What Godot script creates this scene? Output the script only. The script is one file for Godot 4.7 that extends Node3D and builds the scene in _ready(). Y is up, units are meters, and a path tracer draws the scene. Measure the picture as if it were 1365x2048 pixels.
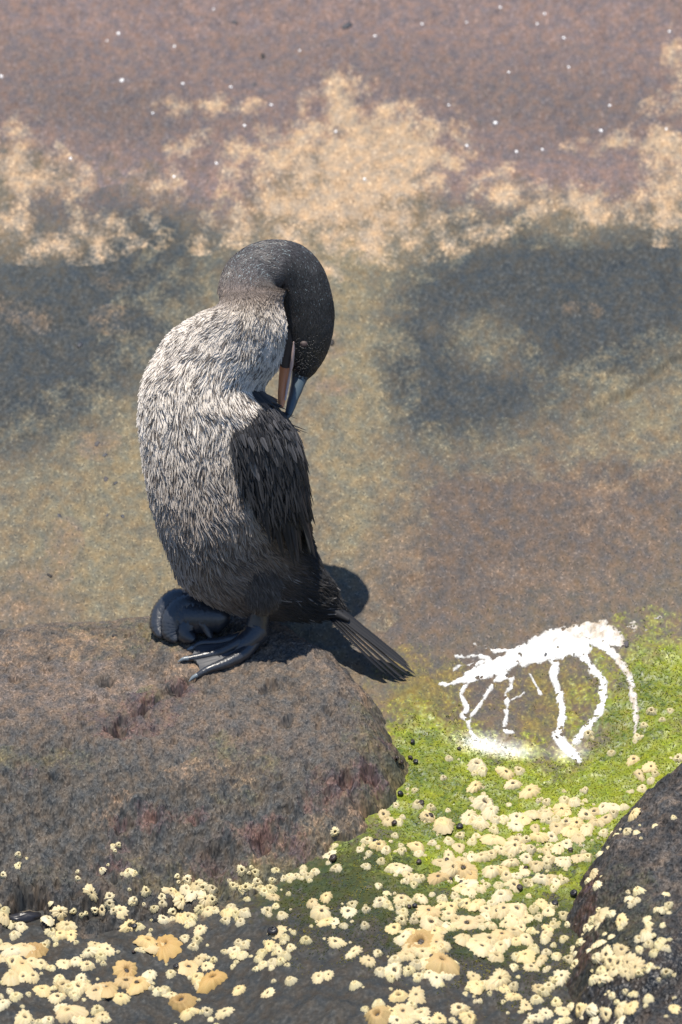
extends Node3D
# A cormorant preening on a shore boulder beside an algae gully. Units are metres, y is up, +z comes towards the viewer.

const VIEW := Vector3(0, .4226, .9063)
const BOULDER_EDGE := [Vector2(-.3, 0), Vector2(-.05, .085), Vector2(0, .115), Vector2(.02, .15), Vector2(.1, .195), Vector2(.19, .23), Vector2(.24, .23), Vector2(.29, .2), Vector2(.35, .165), Vector2(.45, .06), Vector2(.6, 0)]
const DARK_ROCK_EDGE := [Vector2(0, 1.3), Vector2(.12, .77), Vector2(.17, .67), Vector2(.22, .605), Vector2(.29, .54), Vector2(.36, .495), Vector2(.44, .47), Vector2(.56, .455), Vector2(1.2, .45)]
# [x, z, radius, tone (0 cream, 1 tan, 2 orange), rock it grows on (0 slope, 1 boulder, 2 dark boulder)], largest first
const BARNACLES := [
	[.2516, .5342, .0214, 2, 0], [-.1154, .4791, .0198, 2, 0], [-.0455, .548, .0179, 2, 0], [.2796, .5749, .0178, 2, 0], [-.306, .4882, .0166, 2, 0], [.3168, .4892, .0165, 1, 0], [-.1715, .5274, .0165, 2, 0], [-.2491, .605, .0164, 1, 0],
	[.3152, .3794, .016, 1, 0], [.2614, .469, .0158, 1, 0], [-.1546, .5541, .0157, 1, 0], [-.0894, .5895, .0157, 2, 0], [.2253, .6682, .0155, 1, 0], [.19, .6799, .0155, 2, 0], [-.1408, .4731, .0151, 1, 0], [-.1989, .5637, .015, 2, 0],
	[-.128, .4804, .0144, 1, 0], [-.3204, .4878, .0144, 1, 0], [-.3207, .5197, .0144, 1, 0], [-.082, .5195, .0144, 1, 0], [.3664, .5145, .0143, 1, 0], [-.1709, .5465, .0143, 1, 0], [.2729, .54, .0143, 1, 0], [-.2131, .5684, .0143, 1, 0],
	[.2372, .5425, .0143, 1, 0], [.3483, .5249, .0157, 0, 0], [.3473, .2511, .0147, 0, 0], [.2874, .2976, .0146, 0, 0], [.3893, .4601, .0144, 0, 0], [.2664, .4934, .0144, 0, 0], [.3303, .53, .0143, 0, 0], [.3372, .5444, .0143, 0, 0],
	[.4012, .5537, .0143, 0, 0], [.3608, .6022, .0142, 0, 0], [.2768, .3984, .0123, 1, 0], [.25, .6679, .0141, 0, 0], [.36, .3246, .0131, 0, 0], [.3928, .327, .0131, 0, 0], [.3888, .3396, .0131, 0, 0], [.297, .3823, .0131, 0, 0],
	[.3182, .4113, .013, 0, 0], [.3379, .1778, .013, 0, 0], [.1081, .4613, .013, 0, 0], [.3713, .4598, .013, 0, 0], [.4608, .2635, .0129, 0, 0], [-.334, .5413, .0129, 0, 0], [-.2402, .5584, .0129, 0, 0], [.3259, .3905, .0109, 1, 0],
	[.3937, .2941, .0125, 0, 0], [.4738, .3073, .0124, 0, 0], [.415, .2238, .0124, 0, 0], [.2171, .3783, .0123, 0, 0], [.355, .3849, .0123, 0, 0], [-.2594, .4388, .0123, 0, 1], [.3683, .4348, .0123, 0, 0], [-.3364, .4923, .0122, 0, 0],
	[-.3338, .5094, .0122, 0, 0], [.2698, .5102, .0122, 0, 0], [.3125, .5254, .0122, 0, 0], [.366, .5336, .0122, 0, 0], [.2549, .5542, .0121, 0, 0], [.5077, .5366, .0121, 0, 2], [.2119, .5858, .0121, 0, 0], [.2433, .634, .012, 0, 0],
	[.2185, .6364, .012, 0, 0], [.3987, .645, .012, 0, 0], [.5273, .6578, .0119, 0, 2], [.4813, .6889, .0119, 0, 2], [.5407, .6686, .0119, 0, 2], [.3805, .1892, .0118, 0, 0], [.3575, .2671, .0117, 0, 0], [.2859, .2901, .0117, 0, 0],
	[-.1689, .4387, .0116, 0, 1], [-.1381, .5313, .0115, 0, 0], [.3583, .558, .0114, 0, 0], [-.3124, .6208, .0114, 0, 0], [.3242, .2767, .0111, 0, 0], [.523, .7619, .0111, 0, 2], [.4641, .2661, .011, 0, 0], [.4051, .2789, .011, 0, 0],
	[.4816, .2924, .011, 0, 0], [.452, .3006, .011, 0, 0], [.4958, .3036, .011, 0, 0], [.4259, .3172, .011, 0, 0], [.4546, .3361, .0109, 0, 0], [.3118, .366, .0109, 0, 0], [-.1838, .4233, .0109, 0, 1], [-.2886, .4294, .0109, 0, 1],
	[-.2866, .4371, .0109, 0, 1], [.3216, .4257, .0108, 0, 0], [-.2697, .4525, .0108, 0, 0], [.3319, .4502, .0108, 0, 0], [.148, .4637, .0108, 0, 0], [.3604, .4644, .0108, 0, 0], [.0451, .4814, .0108, 0, 0], [.4034, .4744, .0108, 0, 0],
	[.2125, .5, .0108, 0, 0], [.3846, .5038, .0108, 0, 0], [-.3036, .5409, .0107, 0, 0], [.1297, .5246, .0107, 0, 0], [.2267, .5246, .0107, 0, 0], [-.29, .5652, .0107, 0, 0], [.3515, .5433, .0107, 0, 0], [.28, .5466, .0107, 0, 0],
	[-.2681, .5749, .0107, 0, 0], [.1764, .5676, .0107, 0, 0], [.2583, .571, .0107, 0, 0], [.4496, .5982, .0107, 0, 0], [-.0282, .6194, .0106, 0, 0], [.2721, .6, .0106, 0, 0], [.3286, .6143, .0106, 0, 0], [.5001, .5987, .0106, 0, 2],
	[.3903, .2114, .0106, 0, 0], [.3342, .2171, .0106, 0, 0], [.3031, .6538, .0106, 0, 0], [.2077, .6672, .0106, 0, 0], [.3169, .6722, .0106, 0, 0], [.5174, .6451, .0106, 0, 2], [.2146, .6814, .0106, 0, 0], [.2322, .6814, .0106, 0, 0],
	[.5095, .6693, .0105, 0, 2], [.5506, .6804, .0105, 0, 2], [.5073, .727, .0105, 0, 2], [.4163, .2689, .0103, 0, 0], [.2467, .335, .0102, 0, 0], [.3411, .3571, .0102, 0, 0], [-.0721, .3814, .0102, 0, 1], [-.0884, .3845, .0102, 0, 1],
	[-.0792, .3923, .0102, 0, 1], [-.0972, .4, .0102, 0, 1], [-.2707, .4232, .0101, 0, 1], [.427, .4051, .0101, 0, 0], [.3964, .4642, .0101, 0, 0], [.1171, .4775, .0101, 0, 0], [-.3485, .5016, .0101, 0, 0], [-.3067, .5115, .0101, 0, 0],
	[.4021, .5186, .01, 0, 0], [-.26, .5554, .01, 0, 0], [-.2296, .5554, .01, 0, 0], [.1551, .5457, .01, 0, 0], [-.1776, .582, .01, 0, 0], [.2299, .5562, .01, 0, 0], [.4167, .2678, .01, 0, 0], [-.2619, .5965, .01, 0, 0],
	[-.2026, .6109, .01, 0, 0], [.1049, .5912, .01, 0, 0], [-.0792, .6125, .01, 0, 0], [.3646, .5916, .0099, 0, 0], [.29, .592, .0099, 0, 0], [.4511, .6605, .0099, 0, 0], [.5316, .6362, .0099, 0, 2], [.5227, .2681, .0095, 0, 0],
	[.3942, .2734, .0095, 0, 0], [.5373, .2697, .0095, 0, 0], [.508, .2717, .0095, 0, 0], [.2638, .2769, .0095, 0, 0], [.4967, .2782, .0095, 0, 0], [.3406, .2915, .0095, 0, 0], [.5256, .2885, .0095, 0, 0], [.5108, .2946, .0095, 0, 0],
	[.4442, .3176, .0095, 0, 0], [.4842, .3226, .0095, 0, 0], [.4656, .3314, .0095, 0, 0], [.1919, .3373, .0095, 0, 0], [.3998, .3389, .0095, 0, 0], [.3265, .3575, .0095, 0, 0], [.4065, .3592, .0095, 0, 0], [.4829, .3603, .0095, 0, 0],
	[.4391, .3652, .0095, 0, 0], [.4572, .3662, .0095, 0, 0], [.3844, .369, .0095, 0, 0], [.2808, .3676, .0095, 0, 0], [.4206, .3772, .0094, 0, 0], [-.1046, .3906, .0094, 0, 1], [.5621, .3456, .0094, 0, 2], [.3696, .3816, .0094, 0, 0],
	[.4023, .3818, .0094, 0, 0], [.228, .3852, .0094, 0, 0], [-.0609, .4015, .0094, 0, 1], [-.2259, .4039, .0094, 0, 1], [.2351, .3953, .0094, 0, 0], [-.0553, .4154, .0094, 0, 1], [-.0841, .4215, .0094, 0, 1], [.4378, .4054, .0094, 0, 0],
	[-.3519, .4308, .0094, 0, 1], [.387, .4117, .0094, 0, 0], [.3362, .4174, .0094, 0, 0], [-.2533, .4546, .0094, 0, 0], [.0953, .4351, .0094, 0, 0], [.2527, .4403, .0094, 0, 0], [.2238, .4453, .0094, 0, 0], [.1931, .4526, .0094, 0, 0],
	[.2957, .4566, .0094, 0, 0], [.3461, .4595, .0094, 0, 0], [.501, .4414, .0094, 0, 2], [.3401, .289, .0094, 0, 0], [-.225, .4867, .0094, 0, 0], [-.1998, .4867, .0094, 0, 0], [.3818, .4739, .0094, 0, 0], [.1279, .4796, .0093, 0, 0],
	[.3349, .4796, .0093, 0, 0], [-.0661, .506, .0093, 0, 0], [.3887, .4838, .0093, 0, 0], [-.2618, .5113, .0093, 0, 0], [-.2277, .5123, .0093, 0, 0], [.2915, .494, .0093, 0, 0], [.234, .5071, .0093, 0, 0], [-.069, .5398, .0093, 0, 0],
	[-.3179, .5416, .0093, 0, 0], [.3734, .5232, .0093, 0, 0], [-.0634, .5528, .0093, 0, 0], [-.1058, .5725, .0093, 0, 0], [.2692, .5512, .0093, 0, 0], [.4223, .5629, .0093, 0, 0], [-.0092, .5812, .0093, 0, 0], [.504, .5424, .0093, 0, 2],
	[-.3448, .5963, .0093, 0, 0], [.4076, .5771, .0093, 0, 0], [.118, .5872, .0092, 0, 0], [.0338, .6023, .0092, 0, 0], [.2616, .5901, .0092, 0, 0], [.3255, .5948, .0092, 0, 0], [-.2163, .6251, .0092, 0, 0], [.35, .611, .0092, 0, 0],
	[.5343, .5721, .0092, 0, 2], [.3676, .6155, .0092, 0, 0], [.4172, .616, .0092, 0, 0], [.3814, .6299, .0092, 0, 0], [.5676, .6122, .0092, 0, 2], [.4264, .6617, .0092, 0, 0], [.5109, .6342, .0092, 0, 2], [.4121, .6685, .0092, 0, 0],
	[.2763, .6764, .0092, 0, 0], [.2604, .6811, .0091, 0, 0], [.4433, .6838, .0091, 0, 0], [.4749, .677, .0091, 0, 2], [.52, .6663, .0091, 0, 2], [.5367, .6802, .0091, 0, 2], [.4874, .7075, .0091, 0, 2], [.4902, .7257, .0091, 0, 2],
	[.5274, .7386, .0091, 0, 2], [.5408, .7467, .009, 0, 2], [.5989, .7593, .009, 0, 2], [.5706, .1753, .0089, 0, 0], [.594, .1979, .0089, 0, 0], [.5774, .2083, .0088, 0, 0], [.1996, .2718, .0088, 0, 0], [.3244, .2768, .0088, 0, 0],
	[.2069, .2843, .0088, 0, 0], [.4386, .2707, .0088, 0, 0], [.467, .291, .0088, 0, 0], [.421, .2989, .0088, 0, 0], [.2626, .2799, .0088, 0, 0], [.3087, .3354, .0088, 0, 0], [.1205, .3455, .0087, 0, 0], [.3705, .3437, .0087, 0, 0],
	[.4361, .3448, .0087, 0, 0], [.3558, .3514, .0087, 0, 0], [.2938, .3539, .0087, 0, 0], [.4644, .3689, .0087, 0, 0], [-.1119, .3921, .0087, 0, 1], [-.1988, .4008, .0087, 0, 1], [.3766, .394, .0087, 0, 0], [.3911, .394, .0087, 0, 0],
	[.3077, .3934, .0087, 0, 0], [-.2094, .4122, .0087, 0, 1], [.039, .4096, .0087, 0, 0], [-.095, .423, .0087, 0, 1], [-.1203, .4276, .0087, 0, 1], [-.0271, .4295, .0087, 0, 0], [.4485, .4107, .0087, 0, 0], [-.3263, .4384, .0087, 0, 1],
	[.3108, .4183, .0087, 0, 0], [.1152, .4311, .0087, 0, 0], [-.0673, .4514, .0087, 0, 0], [.3757, .429, .0087, 0, 0], [-.2184, .4718, .0087, 0, 0], [.3175, .4479, .0087, 0, 0], [.4257, .4497, .0087, 0, 0], [-.348, .4767, .0087, 0, 0],
	[.2814, .455, .0086, 0, 0], [-.209, .4817, .0086, 0, 0], [.436, .465, .0086, 0, 0], [.2919, .4716, .0086, 0, 0], [.3458, .4742, .0086, 0, 0], [-.2442, .5028, .0086, 0, 0], [.3025, .4809, .0086, 0, 0], [-.0158, .5014, .0086, 0, 0],
	[.3743, .4861, .0086, 0, 0], [-.2939, .5161, .0086, 0, 0], [.0346, .5051, .0086, 0, 0], [.3957, .4936, .0086, 0, 0], [.3526, .4938, .0086, 0, 0], [.4351, .4946, .0086, 0, 0], [-.0558, .5198, .0086, 0, 0], [.2806, .5069, .0086, 0, 0],
	[.4311, .5092, .0086, 0, 0], [-.2357, .538, .0086, 0, 0], [.0491, .5263, .0086, 0, 0], [.3877, .5231, .0086, 0, 0], [.0564, .5405, .0086, 0, 0], [-.2526, .5623, .0086, 0, 0], [.4123, .5381, .0086, 0, 0], [-.115, .5648, .0086, 0, 0],
	[.4906, .5272, .0086, 0, 2], [-.2433, .572, .0086, 0, 0], [.4976, .5272, .0086, 0, 2], [-.3268, .5793, .0086, 0, 0], [.2138, .5633, .0086, 0, 0], [.5611, .5223, .0085, 0, 2], [-.2101, .601, .0085, 0, 0], [.244, .5754, .0085, 0, 0],
	[.4714, .5778, .0085, 0, 2], [.2332, .5851, .0085, 0, 0], [.1923, .5874, .0085, 0, 0], [-.2379, .6178, .0085, 0, 0], [.2473, .5948, .0085, 0, 0], [-.2785, .6235, .0085, 0, 0], [.4314, .6139, .0085, 0, 0], [.424, .6232, .0085, 0, 0],
	[.5707, .5815, .0085, 0, 2], [.4131, .6349, .0085, 0, 0], [.1902, .6523, .0085, 0, 0], [.2361, .6524, .0085, 0, 0], [.5668, .6288, .0085, 0, 2], [.5033, .6505, .0084, 0, 2], [.4926, .6616, .0084, 0, 2], [.4007, .184, .0083, 0, 0],
	[.3456, .1889, .0083, 0, 0], [.4658, .2469, .0082, 0, 0], [.4812, .2519, .0082, 0, 0], [.2497, .2578, .0082, 0, 0], [.3636, .2823, .0082, 0, 0], [.4793, .2516, .0081, 0, 0], [.1756, .326, .008, 0, 0], [.2942, .326, .008, 0, 0],
	[.2028, .3446, .008, 0, 0], [-.1722, .3734, .008, 0, 1], [.1296, .3749, .008, 0, 0], [-.063, .3827, .008, 0, 1], [.0352, .3934, .008, 0, 0], [.0261, .3947, .008, 0, 1], [-.1226, .3997, .008, 0, 1], [.2098, .3849, .008, 0, 0],
	[-.0462, .4161, .008, 0, 1], [-.3392, .4321, .008, 0, 1], [-.1562, .4398, .008, 0, 1], [-.0023, .438, .008, 0, 0], [.0302, .4344, .008, 0, 0], [.5511, .3898, .008, 0, 2], [-.2823, .4519, .008, 0, 0], [-.3345, .4568, .0079, 0, 0],
	[.052, .448, .0079, 0, 0], [-.0887, .4634, .0079, 0, 0], [-.0705, .4706, .0079, 0, 0], [.3067, .4483, .0079, 0, 0], [.2345, .4524, .0079, 0, 0], [-.2085, .4963, .0079, 0, 0], [.4572, .4758, .0079, 0, 0], [.2234, .4871, .0079, 0, 0],
	[.4424, .4899, .0079, 0, 0], [-.0048, .5163, .0079, 0, 0], [.0437, .5148, .0079, 0, 0], [.024, .5191, .0079, 0, 0], [-.1069, .5309, .0079, 0, 0], [.0867, .5132, .0079, 0, 0], [.5045, .486, .0079, 0, 2], [-.266, .5413, .0079, 0, 0],
	[-.1404, .5501, .0079, 0, 0], [.0261, .5456, .0079, 0, 0], [.0386, .5476, .0079, 0, 0], [-.1248, .5695, .0079, 0, 0], [.4439, .5561, .0078, 0, 0], [.4614, .5643, .0078, 0, 0], [.0647, .5897, .0078, 0, 0], [-.0532, .6122, .0078, 0, 0],
	[-.2306, .6224, .0078, 0, 0], [.3375, .611, .0078, 0, 0], [.1567, .6144, .0078, 0, 0], [.4411, .6429, .0078, 0, 0], [.5565, .6247, .0078, 0, 2], [.5055, .1197, .0077, 0, 0], [.5832, .653, .0077, 0, 2], [.5914, .7005, .0077, 0, 2],
	[.6358, .1851, .0077, 0, 0], [.5807, .2348, .0076, 0, 0], [.431, .2688, .0073, 0, 0], [.3757, .2779, .0073, 0, 0], [.4526, .2823, .0073, 0, 0], [.5369, .2818, .0073, 0, 0], [.3605, .3032, .0073, 0, 0], [.3347, .3139, .0073, 0, 0],
	[.5209, .3153, .0073, 0, 0], [.4076, .3209, .0073, 0, 0], [.3289, .3267, .0073, 0, 0], [.4142, .3438, .0073, 0, 0], [.4956, .3608, .0073, 0, 0], [-.0075, .3702, .0073, 0, 1], [.0987, .3729, .0073, 0, 0], [-.0502, .3857, .0073, 0, 1],
	[.0206, .3871, .0073, 0, 1], [.1736, .3761, .0073, 0, 0], [.4351, .3772, .0073, 0, 0], [-.0011, .3888, .0073, 0, 1], [-.1463, .395, .0073, 0, 1], [-.05, .3996, .0073, 0, 1], [-.1079, .412, .0073, 0, 1], [-.0679, .4151, .0073, 0, 1],
	[-.1984, .4151, .0073, 0, 1], [-.0226, .4188, .0072, 0, 0], [-.3505, .4213, .0072, 0, 1], [-.2924, .4243, .0072, 0, 1], [.2459, .4023, .0072, 0, 0], [-.0786, .4274, .0072, 0, 1], [.3652, .4138, .0072, 0, 0], [-.0151, .4346, .0072, 0, 0],
	[-.0294, .4426, .0072, 0, 0], [.5114, .4062, .0072, 0, 2], [-.0076, .4514, .0072, 0, 0], [.3015, .4334, .0072, 0, 0], [.2834, .4396, .0072, 0, 0], [.3536, .4489, .0072, 0, 0], [.1535, .4538, .0072, 0, 0], [.4435, .4551, .0072, 0, 0],
	[-.0757, .4805, .0072, 0, 0], [.2039, .4572, .0072, 0, 0], [.4146, .459, .0072, 0, 0], [.4213, .4741, .0072, 0, 0], [.2271, .4746, .0072, 0, 0], [-.0015, .4974, .0072, 0, 0], [.0561, .4985, .0072, 0, 0], [.4099, .4985, .0072, 0, 0],
	[.2483, .5091, .0072, 0, 0], [.0652, .5221, .0072, 0, 0], [.4558, .5199, .0072, 0, 0], [.4289, .5212, .0072, 0, 0], [.6003, .0898, .0072, 0, 0], [.4299, .5481, .0071, 0, 0], [.189, .5506, .0071, 0, 0], [.3868, .557, .0071, 0, 0],
	[.5465, .533, .0071, 0, 2], [.3828, .5764, .0071, 0, 0], [.5211, .552, .0071, 0, 2], [-.1971, .6175, .0071, 0, 0], [.5511, .5485, .0071, 0, 2], [.599, .5419, .0071, 0, 2], [.4424, .602, .0071, 0, 0], [.3818, .6127, .0071, 0, 0],
	[.3197, .6154, .0071, 0, 0], [.5938, .5779, .0071, 0, 2], [.5049, .6083, .0071, 0, 2], [.4971, .6309, .0071, 0, 2], [.4619, .6558, .0071, 0, 0], [.4012, .6797, .007, 0, 0], [.454, .6791, .007, 0, 0], [.5696, .6439, .007, 0, 2],
	[.5871, .6442, .007, 0, 2], [.5025, .6733, .007, 0, 2], [.5757, .6651, .007, 0, 2], [.5653, .7404, .007, 0, 2], [.5519, .2709, .0066, 0, 0], [.4416, .2841, .0066, 0, 0], [.2215, .2889, .0066, 0, 0], [.3109, .3147, .0066, 0, 0],
	[.1277, .3179, .0066, 0, 1], [.2705, .3267, .0066, 0, 0], [.44, .3344, .0066, 0, 0], [.1646, .3398, .0066, 0, 0], [.2501, .3494, .0066, 0, 0], [.0423, .3637, .0066, 0, 1], [.0121, .3685, .0065, 0, 1], [-.0868, .3732, .0065, 0, 1],
	[.0623, .3755, .0065, 0, 1], [.1954, .367, .0065, 0, 0], [.0151, .3794, .0065, 0, 1], [.0896, .3805, .0065, 0, 0], [-.0084, .3871, .0065, 0, 1], [-.0193, .3872, .0065, 0, 1], [.5776, .1328, .0065, 0, 0], [-.1641, .4088, .0065, 0, 1],
	[-.1224, .4104, .0065, 0, 1], [.4052, .4063, .0065, 0, 0], [.5382, .1584, .0065, 0, 0], [.2314, .4072, .0065, 0, 0], [-.0803, .435, .0065, 0, 1], [.3472, .4115, .0065, 0, 0], [.4594, .4109, .0065, 0, 0], [.2422, .4122, .0065, 0, 0],
	[.4445, .4226, .0065, 0, 0], [-.2748, .459, .0065, 0, 0], [-.2903, .4763, .0065, 0, 0], [.6009, .2089, .0065, 0, 0], [-.0106, .4885, .0065, 0, 0], [.2414, .4868, .0065, 0, 0], [-.0175, .5104, .0065, 0, 0], [-.2794, .5195, .0065, 0, 0],
	[.1713, .4953, .0065, 0, 0], [.3382, .4962, .0065, 0, 0], [.295, .5006, .0065, 0, 0], [.2687, .2614, .0065, 0, 0], [.0187, .5321, .0064, 0, 0], [.0511, .5484, .0064, 0, 0], [.4774, .5538, .0064, 0, 2], [.2974, .5738, .0064, 0, 0],
	[.2082, .5992, .0064, 0, 0], [.5716, .6008, .0064, 0, 2], [.1707, .6626, .0063, 0, 0], [.5931, .6648, .0063, 0, 2], [.5696, .6822, .0063, 0, 2], [.5879, .1138, .0059, 0, 0], [.2967, .1638, .0059, 0, 0], [.5938, .2234, .0059, 0, 0],
	[.4394, .2462, .0059, 0, 0], [.3646, .2827, .0059, 0, 0], [.2247, .3467, .0058, 0, 0], [.0714, .3755, .0058, 0, 0], [.0533, .3757, .0058, 0, 1], [-.2203, .4118, .0058, 0, 1], [-.1338, .4195, .0058, 0, 1], [.2532, .3995, .0058, 0, 0],
	[-.1927, .4257, .0058, 0, 1], [.0428, .4276, .0058, 0, 0], [.1915, .4194, .0058, 0, 0], [.4939, .4441, .0058, 0, 2], [.22, .4619, .0058, 0, 0], [.1732, .4657, .0058, 0, 0], [.0523, .4774, .0058, 0, 0], [-.0462, .5112, .0057, 0, 0],
	[.1408, .4936, .0057, 0, 0], [.4935, .5434, .0057, 0, 2], [-.2926, .6268, .0057, 0, 0], [.6012, .5694, .0057, 0, 2], [.5555, .648, .0056, 0, 2], [.5537, .6904, .0056, 0, 2], [.5165, .7106, .0056, 0, 2], [-.2106, .3662, .0055, 0, 1],
	[.6284, .0918, .0054, 0, 0], [.6159, .1056, .0054, 0, 0], [.2881, .2024, .0053, 0, 0], [.2181, .2535, .0051, 0, 0], [.2158, .3138, .0051, 0, 0], [-.1961, .333, .0051, 0, 1], [.1773, .3532, .0051, 0, 0], [.0823, .3609, .0051, 0, 1],
	[-.3332, .3668, .0051, 0, 1], [-.3543, .3761, .0051, 0, 1], [.0369, .382, .0051, 0, 1], [.0008, .4054, .0051, 0, 1], [.5363, .3647, .0051, 0, 2], [-.1659, .4133, .0051, 0, 1], [.2022, .4344, .0051, 0, 0], [.2455, .4419, .0051, 0, 0],
	[.5899, .3988, .0051, 0, 2], [.5627, .4073, .005, 0, 2], [.462, .4927, .005, 0, 0], [-.346, .5519, .005, 0, 0], [-.3362, .5689, .005, 0, 0], [.5582, .5462, .005, 0, 2], [.5834, .5748, .005, 0, 2], [.5372, .5852, .005, 0, 2],
	[.519, .6041, .0049, 0, 2], [.2939, .677, .0049, 0, 0], [.547, .7229, .0049, 0, 2], [-.3329, .3524, .0047, 0, 1], [.2456, .2274, .0047, 0, 0], [.2271, .2784, .0044, 0, 0], [.1278, .3309, .0044, 0, 1], [-.2459, .3776, .0044, 0, 1],
	[.4081, .4334, .0043, 0, 0], [.6171, .3931, .0043, 0, 2], [-.0137, .5256, .0043, 0, 0], [-.1336, .5639, .0043, 0, 0], [.5907, .6058, .0042, 0, 2], [.5675, .6907, .0042, 0, 2], [.5336, .7145, .0042, 0, 2], [.3472, .23, .0041, 0, 0],
	[.4277, .2423, .0041, 0, 0], [.5609, .2381, .0041, 0, 0], [-.2326, .4239, .0036, 0, 1], [.5805, .7098, .0035, 0, 2], [.5877, .7768, .0035, 0, 2], [.4943, .2301, .0029, 0, 0], [.5119, .6964, .0028, 0, 2]]
const SNAILS := [[.2165, .1986, .005], [.2247, .1906, .0046], [.2395, .1675, .0046], [.2481, .1751, .005], [.2226, .2338, .0058], [.2538, .2575, .0046], [.267, .278, .0058], [.3106, .2971, .0062], [.2425, .1345, .0046], [.3123, .1448, .0035], [.1274, .356, .0054], [.1871, .3304, .0054], [.2499, .3699, .005], [.2908, .361, .0042], [.2955, .4001, .0035], [.3114, .4043, .0038], [.2347, .4636, .0042], [.2435, .4625, .0046], [.2159, .2924, .005], [.0397, .4815, .0097], [-.1616, .4417, .006], [-.0989, .521, .0053], [.1109, .4613, .0053], [.0005, .5085, .0045], [-.1619, .4897, .0037], [.126, .3576, .0067], [.2549, .2573, .006], [.3948, .4172, .006], [.406, .3802, .0045], [.4714, .3442, .0045], [.4454, .4539, .0067], [.4747, .4385, .0075], [.2673, .5638, .006]]
const PEBBLES := [[.1472, -1.1504, .0107], [.008, -1.0955, .0066], [-.0389, -1.1563, .005], [-.0061, -1.0383, .0057], [-.2419, -.3722, .0062], [-.2297, -.3548, .0054], [-.2959, -.2535, .0069], [-.2269, -.3134, .0054], [-.2112, -.3065, .0039], [-.1988, -.2501, .0046], [-.2751, -.552, .0063], [-.3075, -.1537, .0046], [.1223, -.5538, .0063], [.4442, -.0183, .006], [.5678, -.0357, .0068], [-.2227, -.2518, .0038], [-.3331, -.0411, .0053], [-.2033, -.0064, .0045], [-.0143, .0561, .0037]]
const GLINT_GRAINS := [[-.4205, -1.0499, .003], [-.231, -1.1366, .003], [-.2218, -1.0412, .0037], [-.3011, -.894, .0026], [.0229, -.9959, .003], [-.0198, -.95, .0026], [.3891, -.9652, .0034], [.5595, -.9442, .003], [.1752, -.8544, .0026], [.1283, -.9471, .0023], [.1926, -1.1288, .0026], [-.1216, -1.0334, .0026], [-.0651, -.8827, .0026], [-.1326, -.8601, .0026], [.3411, -.9214, .0026], [.422, -.9091, .0026], [.3129, -.9949, .0023], [.4009, -1.1869, .0023], [.4615, -1.1553, .0023], [.4742, -1.1691, .0023], [.2713, -1.1553, .0023], [.4122, -1.0557, .0023], [.5044, -1.1249, .0026], [.5757, -.9901, .0026], [.6799, -1.1386, .0023], [-.1702, -.9767, .0023], [-.074, -1.1819, .0019], [-.2488, -1.1229, .0019], [-.1371, -1.1073, .0023], [-.0437, -1.0286, .0026], [.0689, -1.1033, .0019], [.5111, -1.0712, .0023], [.4636, -.9148, .0023], [.6662, -.9462, .0023], [.345, -1.1622, .0019]]
const PITS := [[-.0847, .0854, .0105, .0067], [-.2127, .0908, .0097, .0067], [.0361, .1035, .0097, .0067], [.0236, .1109, .0075, .0045], [.0552, .1699, .009, .0045], [.0596, .1633, .006, .0037], [-.1898, .1803, .0105, .0075], [-.1468, .1291, .0067, .0045], [-.2323, .1261, .006, .0037], [-.1103, .1065, .009, .0067], [-.2628, .2053, .0067, .0037], [-.2848, .2518, .0067, .0045], [.1424, .2536, .012, .009], [.1791, .2369, .0105, .0075], [.2529, -2.5987, .012, .0195], [.2219, .1501, .009, .012], [.1827, .284, .012, .009], [.1292, .3313, .0105, .009], [-.0398, .3518, .018, .006], [.0184, .338, .0135, .006], [.0292, .3223, .0105, .0053], [-.1827, .3128, .0083, .0045], [-.1354, .3064, .0075, .0045], [-.0769, .3096, .0067, .0045], [-.3129, .4188, .0255, .018], [-.263, .4373, .0165, .0075], [-.22, .4219, .015, .0105], [-.1041, .4219, .0135, .0045], [-.024, .1573, .0053, .003], [.1165, .1483, .0067, .003], [.0753, .0654, .0067, .003], [-.0066, .08, .0053, .003], [.1424, .117, .006, .003], [-.319, .2808, .006, .0037], [-.2527, .2937, .0053, .003], [.2271, -2.6314, .0067, .0037], [-.1082, .1978, .0053, .003], [.0909, .2341, .0067, .0037], [-.35, .0739, .009, .0045], [-.0125, .1861, .0045, .003]]
const CRACKS := [[-.0796, .0789, -.1138, .113, .0045, 1], [-.1138, .113, -.1536, .152, .0053, 1], [-.1536, .152, -.2008, .1835, .0053, 1], [.5251, -.4245, .5851, -.4659, .0053, 0], [.5851, -.4659, .7025, -.5502, .0045, 0]]
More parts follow.
